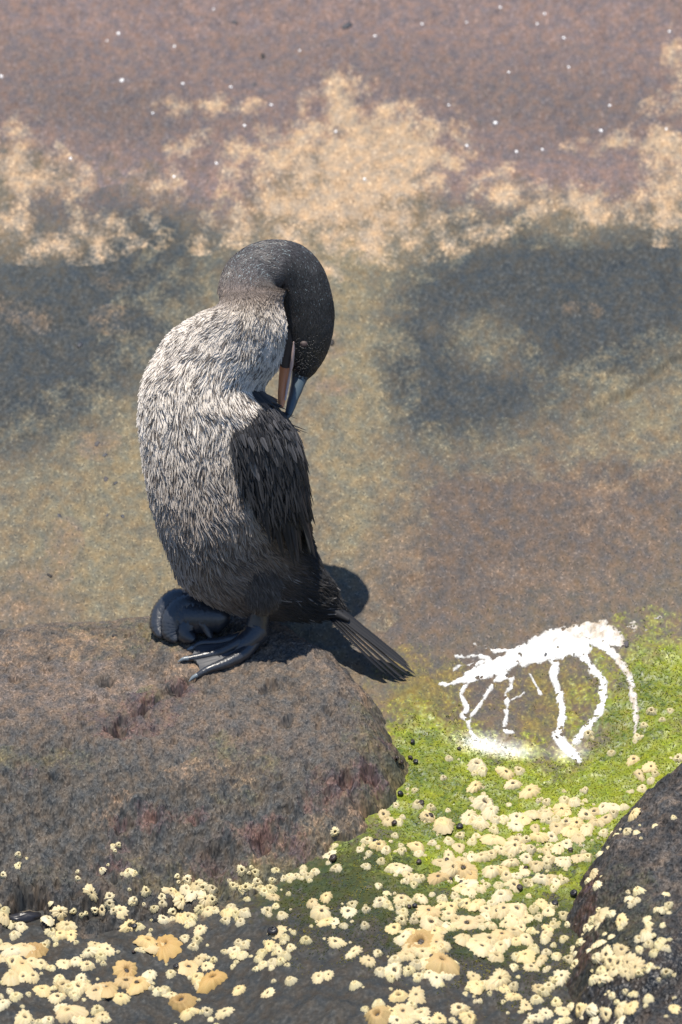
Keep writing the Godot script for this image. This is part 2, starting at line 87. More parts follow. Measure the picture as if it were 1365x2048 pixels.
# patches of colour on the rocks: [x, z, half width, half depth, strength]
const SLOPE_PATCHES := {
	"brown": [[.48, -.228, .223, .161, 1], [.288, -.152, .114, .076, .8], [.576, -.322, .124, .069, .6], [.337, .049, .112, .068, 1.1], [.472, .067, .052, .052, .8], [-.336, -.094, .121, .058, .7], [.196, -.068, .068, .05, .5], [.305, -.296, .093, .051, .5], [.527, -.488, .125, .044, .3]],
	"mauve": [[-.179, -1.121, .577, .127, 1.5], [.398, -1.092, .576, .166, 1.6], [.517, -.947, .212, .086, 1.1], [-.298, -.995, .212, .067, 1.2], [.337, -.843, .048, .066, .9], [-.076, -.881, .113, .057, .8], [-.227, -.796, .088, .042, 1], [-.34, -.815, .056, .037, .7], [.416, -.778, .048, .042, .9], [.586, -.815, .048, .037, .7], [-.05, -.806, .048, .047, .8], [-.183, -.966, .13, .057, 1], [.54, -.881, .073, .047, .8], [-.338, -.541, .047, .054, 0]],
	"slate": [[-.284, -.595, .168, .114, 1.4], [-.352, -.506, .141, .103, 1.12], [-.168, -.668, .092, .077, 1.01], [-.379, -.409, .099, .065, .78], [-.129, -.75, .059, .039, .67], [.437, -.672, .185, .057, 1.23], [.611, -.64, .134, .082, 1.29], [.31, -.649, .075, .043, .78], [.268, -.479, .071, .084, 1.51], [.23, -.55, .05, .047, 1.01], [.345, -.418, .074, .046, .67], [.424, -.461, .107, .047, .9], [.49, -.559, .167, .047, .78], [.631, -.741, .067, .039, .56], [.56, -.523, .1, .037, .67], [.327, -.769, .043, .044, .67], [-.032, -.668, .042, .048, .45], [.574, -.488, .049, .02, .56], [.424, -.769, .043, .044, .78], [-.34, -.796, .051, .034, .56], [-.219, -.787, .051, .034, .56]],
	"dusk": [[-.298, -1.005, .188, .043, 1], [-.175, -.957, .122, .043, .9], [.397, -1.014, .229, .058, .8], [.599, -.966, .13, .048, .8], [.069, -1.082, .164, .039, .4], [-.375, -1.082, .099, .039, .6]],
	"olive": [[.151, -.631, .052, .118, 1], [.162, -.453, .047, .123, 1], [.611, -.426, .094, .07, .9], [-.272, -.228, .169, .127, 1], [-.191, -.365, .062, .069, .7], [.166, -.245, .062, .094, .7], [-.192, -.119, .084, .059, .6], [.371, -.541, .047, .027, .5], [.356, -.577, .032, .022, .5], [.391, -.365, .14, .035, .4], [.143, -.722, .104, .041, .9], [.472, -.778, .145, .032, .6], [-.02, -.365, .14, .26, .7], [-.071, -.613, .04, .072, .6], [.527, -.488, .055, .019, .4], [.655, -.541, .032, .027, .5]],
	"tan": [[.183, -.867, .097, .08, 1.4], [.143, -.99, .037, .043, 1.1], [.232, -.928, .053, .043, 1], [.046, -.9, .065, .028, .9], [.111, -.796, .08, .042, .7], [.038, -.834, .056, .037, .5], [-.384, -.89, .036, .052, .8], [-.326, -.853, .04, .033, .6], [-.395, -.778, .032, .042, .7], [-.25, -.759, .048, .026, .85], [-.321, -.722, .056, .018, .6], [-.077, -.99, .053, .015, .85], [-.164, -.838, .032, .033, .5], [-.092, -.909, .041, .024, .4], [-.026, -.778, .04, .032, .55], [.397, -.838, .031, .03, 1], [.581, -.919, .049, .012, .9], [.661, -.881, .036, .071, 1], [.489, -.806, .064, .028, .7], [.69, -1.053, .016, .058, .8], [.359, -.759, .036, .02, .5], [.553, -.787, .056, .022, .6], [.665, -.787, .04, .033, .6], [.297, -.895, .036, .013, .8], [.199, -.75, .096, .032, .5], [-.105, -.741, .036, .017, .5], [.103, -.713, .064, .037, .4]],
	"rust": [[-.34, -.595, .02, .013, .8], [-.221, -.595, .024, .016, .6], [-.388, -.613, .02, .018, .6], [-.235, -.668, .024, .011, .5], [-.238, -.374, .02, .017, .9], [-.287, -.211, .018, .025, .6], [-.336, -.098, .046, .018, .7], [.123, -.55, .016, .013, .8], [.127, -.479, .022, .01, .9], [.47, -.144, .061, .029, .6], [.528, -.279, .039, .038, .5], [.603, -.228, .031, .019, .5], [.219, -.169, .038, .042, .5], [.638, -.322, .023, .016, .5], [-.323, -.152, .031, .017, .5], [.519, -.613, .024, .009, .4]],
	"gold": [[.27, .085, .052, .049, 1.1], [.248, .042, .038, .043, .9], [.511, .238, .081, .039, 1], [.441, .084, .045, .061, .7], [.386, .202, .059, .039, .9], [.495, .033, .045, .043, .6], [.443, .283, .059, .03, .6]],
	"green": [[.298, .205, .089, .053, 1.2], [.371, .241, .118, .059, 1.1], [.605, .094, .067, .099, 1.15], [.517, .268, .103, .06, 1], [.631, .022, .038, .037, .7], [.261, .149, .045, .056, 1.1], [.282, .265, .088, .05, 1.1], [.405, .332, .146, .06, 1.2], [.352, .402, .094, .05, .9], [.507, .338, .066, .06, 1], [.564, .195, .059, .058, 1], [.461, .415, .065, .05, .8]],
	"deep": [[.282, .285, .051, .028, .9], [.397, .367, .065, .028, .9], [.552, .126, .037, .028, .7], [.261, .177, .03, .038, .7], [.478, .345, .044, .024, .8], [.334, .232, .044, .016, .6], [.6, .047, .03, .027, .6], [.352, .442, .072, .03, .8]],
	"moss": [[.364, .541, .086, .059, .9], [.092, .46, .065, .05, .6], [.362, .619, .057, .038, .6], [.244, .335, .08, .081, 1.1], [.337, .473, .144, .069, 1.1], [.193, .446, .087, .08, 1.1], [.106, .413, .08, .06, .9], [.292, .544, .114, .049, .9], [.422, .492, .079, .099, 1], [.049, .458, .079, .05, .7], [.149, .521, .086, .039, .7], [.26, .235, .029, .079, .8], [.434, .591, .064, .068, .7]],
	"wet": [[-.137, .544, .301, .088, 1.3], [-.284, .465, .144, .079, .9], [.149, .608, .142, .058, 1], [.361, .657, .233, .052, 1.2], [.277, .603, .078, .029, 1], [-.067, .479, .144, .049, .8], [.443, .523, .029, .118, .7], [-.134, .64, .354, .076, 1.3], [.219, .698, .281, .057, 1.3]],
	"wash": [[.34, .132, .027, .012, 1.15], [.373, .145, .031, .01, .95], [.399, .153, .022, .007, .6], [.478, .15, .018, .012, 1]]}
const BOULDER_PATCHES := {
	"dark": [[-.18, .294, .307, .071, 1], [-.306, .241, .11, .055, .7], [.04, .281, .146, .039, .7], [-.287, .375, .182, .037, 1], [.15, .181, .074, .066, .5], [-.12, .344, .219, .031, .9], [.016, .131, .089, .036, .3]],
	"rosy": [[-.279, .155, .148, .067, .8], [-.057, .166, .111, .042, .6], [-.012, .234, .132, .035, .8], [.105, .174, .066, .033, .5], [-.329, .052, .09, .046, .5], [.145, -2.658, .041, 2.735, .5]],
	"olive": [[-.019, .234, .044, .035, .4], [.209, .211, .037, .075, 1.1], [.194, .277, .044, .029, .9], [.077, .368, .102, .023, .9], [.12, .334, .066, .022, .5], [-.14, .12, .015, .011, 1], [-.321, .227, .066, .01, .7], [-.068, .382, .145, .019, .8], [.019, .406, .116, .023, 1], [-.188, -.007, .09, .029, .6], [.072, -2.692, .062, .011, .6]],
	"rust": [[.142, .278, .033, .018, .9], [.048, .332, .051, .016, .8], [.164, .289, .022, .016, .8], [-.194, .281, .015, .009, .8], [-.212, .303, .01, .006, .8], [-.049, .248, .044, .014, .6], [.169, .096, .006, .013, 1.6], [-.505, -2.692, .083, 2.651, .8], [-.286, .002, .068, .02, .7], [-.074, .065, .045, .019, .3]],
	"plum": [[-.19, .165, .044, .016, 1.1], [-.147, .138, .03, .013, .9], [-.103, .107, .022, .011, .8], [.135, .254, .023, .014, 1.2], [.179, .236, .016, .012, 1], [.113, .274, .029, .013, .8], [-.135, .303, .018, .01, 1.2], [-.183, .31, .015, .006, .8], [.026, .325, .033, .013, 1], [-.047, .357, .025, .016, 1], [-.207, .366, .02, .01, 1.2], [-.186, .332, .012, .006, .7], [-.077, .306, .012, .006, .8], [.077, .338, .015, .009, .8], [-.112, .406, .044, .009, .4], [.202, .186, .01, .012, .7], [-.324, .241, .01, .005, .6], [-.271, .406, .029, .009, .9], [-.213, .4, .029, .012, .8]],
	"wet": [[-.285, .431, .217, .031, 1.2], [-.068, .425, .188, .018, .8], [-.04, .344, .022, .011, .9]]}
const DARK_ROCK_PATCHES := {
	"grey": [[.584, .359, .043, .056, .6], [.605, .519, .057, .06, .6]],
	"moss": [[.506, .537, .043, .054, .9], [.488, .643, .056, .055, .9], [.537, .632, .049, .057, .7], [.565, -1.23, .036, .036, .4]],
	"plum": [[.491, .461, .012, .035, 1], [.476, .585, .021, .096, .7]],
	"wet": [[.567, .723, .063, .056, 1], [.485, .707, .07, .045, .9], [.612, .658, .028, .038, .6]]}
# streams of droppings: [x, z, half width]
const STREAMS := [
	[[.2852, .0294, .0053], [.2878, .0294, .0054], [.2914, .0295, .0056], [.2956, .0295, .0058], [.2999, .0294, .0062], [.304, .029, .0067], [.3077, .0284, .0075], [.3112, .0276, .0085], [.3148, .0266, .0097], [.3186, .0253, .0108], [.3229, .0236, .012], [.3277, .0215, .0132], [.3329, .019, .0146], [.3384, .0163, .0159], [.344, .0134, .0171], [.3494, .0108, .018], [.3547, .0082, .0186], [.36, .0057, .0191], [.3654, .0032, .0193], [.3707, .0006, .0195], [.376, -.0019, .0195], [.3813, -.0044, .0194], [.3867, -.0069, .0191], [.392, -.0094, .0187], [.3973, -.0119, .0183], [.4027, -.0144, .018], [.4081, -.0169, .0177], [.4135, -.0195, .0173], [.419, -.0221, .017], [.4243, -.0246, .0167], [.4294, -.0268, .0165], [.4341, -.0288, .0164], [.4384, -.0306, .0164], [.4427, -.0322, .0164], [.4472, -.0337, .0165], [.4522, -.035, .0165], [.4578, -.036, .0165], [.4638, -.0368, .0166], [.4701, -.0374, .0166], [.4764, -.0381, .0166], [.4826, -.0391, .0165], [.4887, -.0405, .0163], [.4949, -.0422, .016], [.5011, -.0441, .0157], [.5072, -.0458, .0153], [.513, -.0473, .015], [.519, -.0484, .0147], [.5252, -.0494, .0143], [.5311, -.0502, .014], [.5361, -.0509, .0137], [.5396, -.0513, .0135]],
	[[.3267, .0168, .0105], [.3293, .0153, .0109], [.333, .0132, .0115], [.3372, .0107, .0122], [.3416, .0084, .0129], [.3457, .0066, .0135], [.3496, .0051, .0142], [.3535, .0037, .015], [.3574, .0025, .0157], [.3611, .002, .0163], [.3646, .0023, .0165], [.3683, .0038, .0163], [.3721, .0063, .0159], [.3756, .0092, .0152], [.3782, .0123, .0144], [.3794, .0149, .0135], [.3786, .0172, .0124], [.3762, .0196, .011], [.373, .0218, .0096], [.3699, .0236, .0084], [.3679, .025, .0075]],
	[[.3375, -.0377, .0037], [.3402, -.0366, .0038], [.3442, -.0351, .004], [.3488, -.0334, .0041], [.3534, -.0317, .0043], [.3577, -.0302, .0045], [.3615, -.0288, .0048], [.3651, -.0274, .0051], [.3688, -.0262, .0054], [.3725, -.0251, .0057], [.3765, -.0244, .006], [.3808, -.024, .0062], [.3852, -.0239, .0063], [.3899, -.024, .0064], [.3945, -.0245, .0065], [.3991, -.0252, .0067], [.4041, -.0265, .0071], [.4093, -.0284, .0077], [.4145, -.0304, .0082], [.4189, -.0322, .0087], [.422, -.0335, .009]],
	[[.3099, -.0158, .0037], [.3129, -.0159, .004], [.3172, -.0162, .0044], [.322, -.0165, .0047], [.3269, -.0167, .0051], [.3311, -.0168, .0053], [.3344, -.0168, .0052], [.3374, -.0169, .005], [.3401, -.0169, .0047], [.343, -.0166, .0045], [.3461, -.016, .0045], [.3499, -.0148, .0047], [.3543, -.0131, .005], [.3585, -.0113, .0054], [.3622, -.0097, .0058], [.3648, -.0085, .006]],
	[[.3066, .0078, .003], [.3082, .0064, .0031], [.3105, .0044, .0032], [.3133, .0021, .0034], [.3163, -.0001, .0036], [.3195, -.0016, .0037], [.3228, -.0024, .0039], [.3265, -.0027, .004], [.3303, -.0028, .0041], [.3343, -.003, .0043], [.3384, -.0034, .0045], [.343, -.0043, .0048], [.3483, -.0055, .0051], [.3534, -.0067, .0055], [.3579, -.0078, .0058], [.3611, -.0085, .006]],
	[[.3227, .0338, .0053], [.3216, .0358, .0054], [.3199, .0386, .0055], [.3181, .0419, .0057], [.3168, .0455, .0059], [.3165, .0492, .006], [.3176, .0532, .0061], [.3199, .0576, .0061], [.3226, .0622, .0061], [.3248, .0666, .0061], [.3258, .0706, .006], [.3251, .0741, .0058], [.3231, .0776, .0054], [.3207, .0807, .0051], [.3187, .0834, .0047], [.3181, .0855, .0045], [.3193, .087, .0044], [.3218, .0878, .0044], [.3247, .0883, .0044], [.3275, .0885, .0045], [.3293, .0888, .0045]],
	[[.3641, .0317, .006], [.3625, .0346, .006], [.3604, .0387, .006], [.3579, .0434, .0059], [.3551, .0484, .006], [.3524, .053, .006], [.3494, .0574, .0061], [.3461, .062, .0063], [.3428, .0666, .0065], [.3396, .0709, .0066], [.337, .0747, .0067], [.3349, .0777, .0068], [.333, .0802, .0068], [.3315, .0824, .0068], [.3302, .0848, .0068], [.3293, .0879, .0067], [.3286, .0918, .0067], [.3281, .0963, .0066], [.3279, .101, .0066], [.3281, .1057, .0066], [.3289, .11, .0067], [.3305, .1141, .0071], [.333, .1182, .0076], [.3357, .1221, .0082], [.3381, .1253, .0087], [.3398, .1277, .009]],
	[[.3945, .0149, .006], [.3942, .0186, .0059], [.3938, .0241, .0058], [.3933, .0302, .0056], [.3926, .0359, .0054], [.3916, .0402, .0053], [.3903, .0425, .0051], [.3885, .0436, .0048], [.3866, .0443, .0046], [.385, .0451, .0045], [.384, .0469, .0045], [.3838, .0498, .0047], [.3842, .0532, .005], [.3849, .0571, .0053], [.3856, .0613, .0057], [.3858, .0657, .006], [.3857, .0705, .0062], [.3854, .0759, .0064], [.3849, .0814, .0066], [.3844, .0868, .0067], [.3838, .0917, .0067], [.3828, .0962, .0067], [.3813, .1006, .0066], [.38, .1046, .0064], [.3793, .1082, .0062], [.3796, .1111, .006], [.3816, .1133, .0058], [.3849, .1149, .0057], [.3886, .116, .0055], [.3921, .1167, .0054], [.3944, .1174, .0053]],
	[[.3936, .0555, .003], [.3952, .055, .0029], [.3975, .0545, .0028], [.4002, .0538, .0026], [.4028, .053, .0024], [.4049, .0521, .0023], [.4065, .0512, .0021], [.408, .05, .0019], [.4092, .0488, .0017], [.4102, .0478, .0016], [.411, .0471, .0015]],
	[[.4208, .015, .0037], [.4224, .0181, .0037], [.4247, .0225, .0037], [.4272, .0275, .0036], [.4297, .0323, .0037], [.4315, .0363, .0037], [.4327, .0393, .004], [.4336, .042, .0043], [.4342, .0442, .0047], [.4346, .046, .005], [.435, .0474, .0053]],
	[[.4445, -.0267, .0105], [.4467, -.0239, .0105], [.45, -.02, .0105], [.4537, -.0154, .0106], [.4569, -.0104, .0105], [.459, -.0056, .0105], [.4594, -.0008, .0104], [.4588, .0042, .0102], [.4578, .0094, .01], [.4569, .0145, .0099], [.4567, .0197, .0097], [.4576, .0247, .0097], [.4589, .0297, .0097], [.4606, .0348, .0097], [.4622, .04, .0097], [.4635, .0454, .0097], [.4647, .0512, .0097], [.4658, .0574, .0097], [.4668, .0637, .0097], [.4675, .0699, .0097], [.4679, .0758, .0097], [.4678, .0815, .0097], [.4673, .0871, .0096], [.4666, .0924, .0096], [.4657, .0975, .0096], [.4649, .1022, .0097], [.4636, .1063, .01], [.462, .1099, .0105], [.4604, .1132, .0109], [.4593, .1164, .0115], [.4591, .1199, .012], [.4601, .1236, .0126], [.462, .1273, .0134], [.4644, .131, .0141], [.4671, .1348, .0147], [.4697, .1386, .015], [.4724, .1426, .0151], [.4755, .1467, .0149], [.4786, .1508, .0146], [.4815, .1547, .0142], [.4839, .1581, .0135], [.4859, .1612, .0125], [.4876, .164, .0111], [.489, .1664, .0097], [.4901, .1685, .0084], [.4909, .1699, .0075]],
	[[.4973, -.0263, .012], [.4998, -.0222, .0119], [.5033, -.0163, .0118], [.5074, -.0094, .0116], [.5115, -.0025, .0114], [.5151, .0038, .0112], [.5184, .0093, .0111], [.5218, .0144, .0109], [.5249, .0195, .0107], [.5275, .0247, .0106], [.5293, .0302, .0105], [.5301, .0361, .0105], [.5303, .0424, .0104], [.5299, .0487, .0105], [.5291, .0549, .0105], [.5282, .0609, .0105], [.5272, .0664, .0105], [.5259, .0717, .0105], [.5243, .0769, .0105], [.5223, .082, .0105], [.5198, .0871, .0105], [.5165, .0925, .0105], [.5126, .0979, .0105], [.5083, .1033, .0104], [.5041, .1084, .0105], [.5003, .113, .0105], [.4967, .1173, .0106], [.4931, .1214, .0108], [.4897, .125, .011], [.4869, .1281, .0111], [.4848, .1303, .0112]],
	[[.5353, -.0343, .0135], [.5378, -.0315, .0132], [.5414, -.0275, .0127], [.5455, -.0227, .0122], [.5497, -.0176, .0117], [.5534, -.0126, .0112], [.5565, -.0076, .0109], [.5596, -.0025, .0106], [.5625, .0028, .0103], [.5652, .0084, .01], [.5674, .0141, .0097], [.5692, .0201, .0095], [.5707, .0263, .0094], [.5718, .0327, .0092], [.5728, .0392, .0091], [.5737, .0456, .009], [.5744, .052, .009], [.575, .0585, .009], [.5755, .065, .009], [.5758, .0714, .009], [.5761, .0776, .009], [.5764, .0835, .0089], [.5766, .0894, .0088], [.5766, .0951, .0086], [.5766, .1005, .0085], [.5765, .1054, .0083], [.5762, .11, .008], [.5757, .1144, .0076], [.5751, .1183, .0073], [.5746, .1216, .007], [.5742, .1239, .0067]],
	[[.422, -.0352, .009], [.425, -.0364, .0105], [.4292, -.0381, .0126], [.4341, -.04, .015], [.4395, -.0419, .0174], [.4449, -.0434, .0195], [.4505, -.0445, .0213], [.4567, -.0454, .0229], [.463, -.0461, .0245], [.4693, -.0467, .0258], [.4752, -.0475, .027], [.4808, -.0483, .028], [.4862, -.0492, .0287], [.4914, -.0501, .0293], [.4966, -.0509, .0298], [.5018, -.0516, .03], [.5072, -.0522, .0301], [.5127, -.0527, .0299], [.5181, -.0532, .0296], [.5234, -.0533, .0292], [.5284, -.0531, .0285], [.5331, -.0525, .0277], [.5377, -.0516, .0266], [.5421, -.0503, .0254], [.546, -.0488, .0241], [.5493, -.047, .0225], [.552, -.0447, .0205], [.5541, -.0417, .0181], [.5557, -.0386, .0157], [.5569, -.0359, .0135], [.5579, -.0341, .012]],
	[[.4329, -.0184, .0195], [.4376, -.0196, .02], [.4441, -.0213, .0206], [.4518, -.0232, .0214], [.4597, -.0251, .022], [.4671, -.0266, .0225], [.4745, -.0277, .0227], [.4824, -.0286, .0227], [.49, -.0294, .0226], [.4965, -.03, .0225], [.5012, -.0305, .0225]],
	[[.5136, -.0641, .0075], [.5366, -.0725, .0075]],
	[[.5705, -.0665, .0045], [.5856, -.0664, .0045]],
	[[.5755, -.0605, .0037], [.5831, -.0604, .0037]],
	[[.6142, -.08, .0037], [.6219, -.0825, .003]],
	[[.576, -.0741, .0023], [.5836, -.0741, .0023]],
	[[.5967, -.0604, .0019], [.599, -.0603, .0019]],
	[[.5703, -.0417, .003], [.5763, -.0416, .0023]],
	[[.4099, -.0018, .009], [.4124, -.0029, .0094], [.416, -.0045, .0101], [.4201, -.0064, .0108], [.4246, -.0083, .0114], [.4289, -.0101, .012], [.4336, -.0118, .0124], [.4389, -.0138, .0128], [.4441, -.0156, .0131], [.4486, -.0172, .0133], [.4518, -.0183, .0135]]]
# cross-sections of the bird from rump to forehead: centre, half axis across, half thickness
const BODY_AT := [Vector3(.129, .0082, -.0225), Vector3(.1004, .0259, -.0187), Vector3(.0577, .0475, -.0135), Vector3(.0219, .0802, -.0075), Vector3(-.0054, .1167, -.003), Vector3(-.0206, .1655, 0), Vector3(-.0337, .2269, 0), Vector3(-.0427, .2839, 0), Vector3(-.0509, .3341, .0038), Vector3(-.0617, .3831, .0075), Vector3(-.0516, .4179, .012), Vector3(-.0311, .4517, .0165), Vector3(-.0078, .4915, .0187), Vector3(.0054, .5211, .0113), Vector3(.0083, .5313, -.0165), Vector3(.0133, .5399, -.0375), Vector3(.0252, .5476, -.0495), Vector3(.0461, .5533, -.051), Vector3(.0658, .5492, -.0495), Vector3(.0793, .5243, -.0465), Vector3(.088, .4871, -.0405), Vector3(.0898, .457, -.0345), Vector3(.0861, .4264, -.0285), Vector3(.0799, .4041, -.0225), Vector3(.0747, .3871, -.0165)]
const BODY_ACROSS := [Vector3(.003, .0117, -.0054), Vector3(.0181, .026, -.0121), Vector3(.0429, .0376, -.0175), Vector3(.0669, .047, -.0219), Vector3(.0899, .0458, -.0213), Vector3(.1015, .0337, -.0157), Vector3(.1096, .0234, -.0109), Vector3(.1127, .0067, -.0031), Vector3(.1078, -.0066, .0031), Vector3(.0894, -.0105, .0049), Vector3(.0781, -.0216, .0101), Vector3(.0769, -.0215, .01), Vector3(.0633, -.0104, .0048), Vector3(.0466, .001, -.0005), Vector3(.05, -.0032, .0015), Vector3(.0427, -.0195, .0091), Vector3(.0232, -.0319, .0149), Vector3(.0046, -.0344, .0161), Vector3(-.0159, -.0292, .0136), Vector3(-.0309, -.0228, .0106), Vector3(-.0367, -.0131, .0061), Vector3(-.0364, -.0072, .0034), Vector3(-.0305, .0016, -.0008), Vector3(-.0184, .0076, -.0035), Vector3(-.0066, .004, -.0018)]
const BODY_THICK := [.009, .03, .0465, .069, .087, .099, .102, .102, .096, .084, .0735, .066, .06, .0525, .0495, .045, .0405, .0375, .036, .0353, .0345, .033, .0293, .021, .009]

var rough_big := FastNoiseLite.new()
var rough_mid := FastNoiseLite.new()
var rough_fine := FastNoiseLite.new()
var pocks := FastNoiseLite.new()
var rng := RandomNumberGenerator.new()
var taken := {}
var relief: NoiseTexture2D

# ---------------------------------------------------------------- helpers
func numbered(called: String) -> String:
	var k: int = taken.get(called, -1) + 1
	taken[called] = k
	return called if k == 0 else "%s_%03d" % [called, k]

func tag(o: Node, label: String, category: String, group := "", kind := "") -> void:
	o.set_meta("label", label)
	o.set_meta("category", category)
	if group:
		o.set_meta("group", group)
	if kind:
		o.set_meta("kind", kind)

func part(called: String, mesh: Mesh, mat: Material, parent: Node) -> MeshInstance3D:
	var o := MeshInstance3D.new()
	o.name = called
	o.mesh = mesh
	o.material_override = mat
	parent.add_child(o, true)
	return o

func noise(f: float, octaves: int, sd: int) -> FastNoiseLite:
	var n := FastNoiseLite.new()
	n.noise_type = FastNoiseLite.TYPE_SIMPLEX_SMOOTH
	n.frequency = f
	n.fractal_octaves = octaves
	n.seed = sd
	return n

func swell(t: float, w: float) -> float:
	var a := t / w
	return t if a > 30.0 else w * log(1.0 + exp(a))

func table(tab: Array, z: float) -> float:
	if z <= tab[0].x:
		return tab[0].y
	for i in range(1, tab.size()):
		if z <= tab[i].x:
			var t: float = (z - tab[i - 1].x) / (tab[i].x - tab[i - 1].x)
			t = t * t * (3.0 - 2.0 * t) * .5 + t * .5
			return lerpf(tab[i - 1].y, tab[i].y, t)
	return tab[-1].y

func to_segment(p: Vector2, a: Vector2, b: Vector2) -> float:
	return p.distance_to(Geometry2D.get_closest_point_to_segment(p, a, b))

func plain(color: Color, roughness: float) -> StandardMaterial3D:
	var m := StandardMaterial3D.new()
	m.albedo_color = color
	m.roughness = roughness
	return m

# ---------------------------------------------------------------- rock shapes
func slope_at(x: float, z: float) -> float:
	var t := z - .136
	var y := -.151 - .53 * t + .262 * swell(t, .06)
	y += .3 * pow(clampf(x - .38, -.1, .5), 2) * smoothstep(-.1, .2, z)
	y -= .05 * smoothstep(.2, -.12, x) * smoothstep(.05, .35, z)
	return y

func slope_full(x: float, z: float) -> float:
	var y := slope_at(x, z)
	var near := smoothstep(.9, .0, absf(z + .05))
	y += .010 * rough_big.get_noise_2d(x, z) * (1.0 - .6 * near) + .0035 * rough_mid.get_noise_2d(x, z) + .0015 * rough_fine.get_noise_2d(x, z)
	for c in CRACKS:
		if c[5] == 0 and absf(x - c[0]) < .3:
			var d := to_segment(Vector2(x, z + .012 * rough_mid.get_noise_2d(x * .5, 3.0)), Vector2(c[0], c[1]), Vector2(c[2], c[3]))
			y -= .007 * exp(-pow(d / c[4], 2))
	return y

func boulder_at(x: float, z: float, edge_wander := 0.0) -> float:
	var y := -.364 * (z + .05) - .42 * swell(z - .20, .035)
	y -= 1.1 * swell(-.05 - z, .02)
	y -= .03 * smoothstep(-.02, -.45, x) * smoothstep(.2, .0, z)
	y -= 1.7 * swell(x - (table(BOULDER_EDGE, z) - .03) + edge_wander, .016)
	return y

# scattered gas pockets in the lava rock
func pock(x: float, z: float) -> float:
	return smoothstep(-.62, -.90, pocks.get_noise_2d(x, z * 1.25)) * smoothstep(.0, .30, rough_mid.get_noise_2d(x * .45 + 5.0, z * .45))

func boulder_full(x: float, z: float) -> float:
	var side := smoothstep(-.10, .05, x - table(BOULDER_EDGE, z)) + smoothstep(.2, .3, z)
	var y := boulder_at(x, z, .022 * rough_big.get_noise_2d(z * 2.6, 9.0 + x) * smoothstep(.05, .15, z))
	y += (.006 + .010 * side) * rough_big.get_noise_2d(x + 7.0, z) * smoothstep(.02, .2, absf(z - .03) + absf(x + .05) * .4) 
	y += (.0030 + .007 * side) * rough_mid.get_noise_2d(x, z) + (.0020 + .001 * side) * rough_fine.get_noise_2d(x, z) - .0055 * pock(x, z)
	for p in PITS:
		var dx: float = x - p[0]
		var dz: float = z - p[1]
		var q: float = (dx * dx + dz * dz * 1.2) / (p[2] * p[2])
		if q < 6.0:
			q *= 1.0 + .7 * rough_fine.get_noise_2d(x * .7, z * .7)
			y -= 2.3 * p[3] * exp(-q * q)
	for c in CRACKS:
		if c[5] == 1:
			var wob := .012 * rough_mid.get_noise_2d(x * .6, z * .6)
			var d := to_segment(Vector2(x + wob, z + wob), Vector2(c[0], c[1]), Vector2(c[2], c[3]))
			if d < .03:
				y -= .009 * exp(-pow(d / c[4], 2)) * (1.0 + 1.5 * rough_mid.get_noise_2d(x * 1.7, z * 1.7))
	return y

func dark_rock_at(x: float, z: float) -> float:
	var d := x - table(DARK_ROCK_EDGE, z)
	var t := z - .136
	var base := -.151 - .53 * t + .262 * swell(t, .06)
	if d < 0.0:
		return base + 2.2 * d - .02
	return base + .115 * (1.0 - exp(-d / .05)) - .02 + .05 * d

func dark_rock_full(x: float, z: float) -> float:
	return dark_rock_at(x + .018 * rough_big.get_noise_2d(z * 3.0, 2.0), z) + .012 * rough_big.get_noise_2d(x, z + 4.0) + .006 * rough_mid.get_noise_2d(x, z) + .0024 * rough_fine.get_noise_2d(x, z) - .005 * pock(x + 2.0, z)

func rock_top(x: float, z: float) -> float:
	return maxf(slope_full(x, z), maxf(boulder_full(x, z), dark_rock_full(x, z)))

func rock_normal(x: float, z: float, e := .006) -> Vector3:
	return Vector3(rock_top(x - e, z) - rock_top(x + e, z), 2.0 * e, rock_top(x, z - e) - rock_top(x, z + e)).normalized()

func height_of(which: int, x: float, z: float) -> float:
	return slope_full(x, z) if which == 0 else boulder_full(x, z) if which == 1 else dark_rock_full(x, z)

# a sheet of rock over a rectangle of ground; cells that lie deep under another rock are left out
func rock_sheet(which: int, area: Rect2, step: float) -> ArrayMesh:
	var nx := int(area.size.x / step) + 1
	var nz := int(area.size.y / step) + 1
	var v := PackedVector3Array()
	var nn := PackedVector3Array()
	var uv := PackedVector2Array()
	v.resize(nx * nz)
	nn.resize(nx * nz)
	uv.resize(nx * nz)
	var keep := PackedByteArray()
	keep.resize(nx * nz)
	for j in nz:
		for i in nx:
			var x := area.position.x + i * step
			var z := area.position.y + j * step
			var y := height_of(which, x, z)
			v[j * nx + i] = Vector3(x, y, z)
			uv[j * nx + i] = Vector2((x - area.position.x) / area.size.x, (z - area.position.y) / area.size.y)
			keep[j * nx + i] = 1 if which == 0 or y > slope_at(x, z) - .05 else 0
	for j in nz:
		for i in nx:
			var a := v[j * nx + maxi(i - 1, 0)]
			var b := v[j * nx + mini(i + 1, nx - 1)]
			var c := v[maxi(j - 1, 0) * nx + i]
			var d := v[mini(j + 1, nz - 1) * nx + i]
			nn[j * nx + i] = (d - c).cross(b - a).normalized()
	var idx := PackedInt32Array()
	for j in nz - 1:
		for i in nx - 1:
			var k := j * nx + i
			if keep[k] + keep[k + 1] + keep[k + nx] + keep[k + nx + 1] == 0:
				continue
			idx.append_array([k, k + 1, k + nx, k + 1, k + nx + 1, k + nx])
	return array_mesh(v, nn, idx, uv)

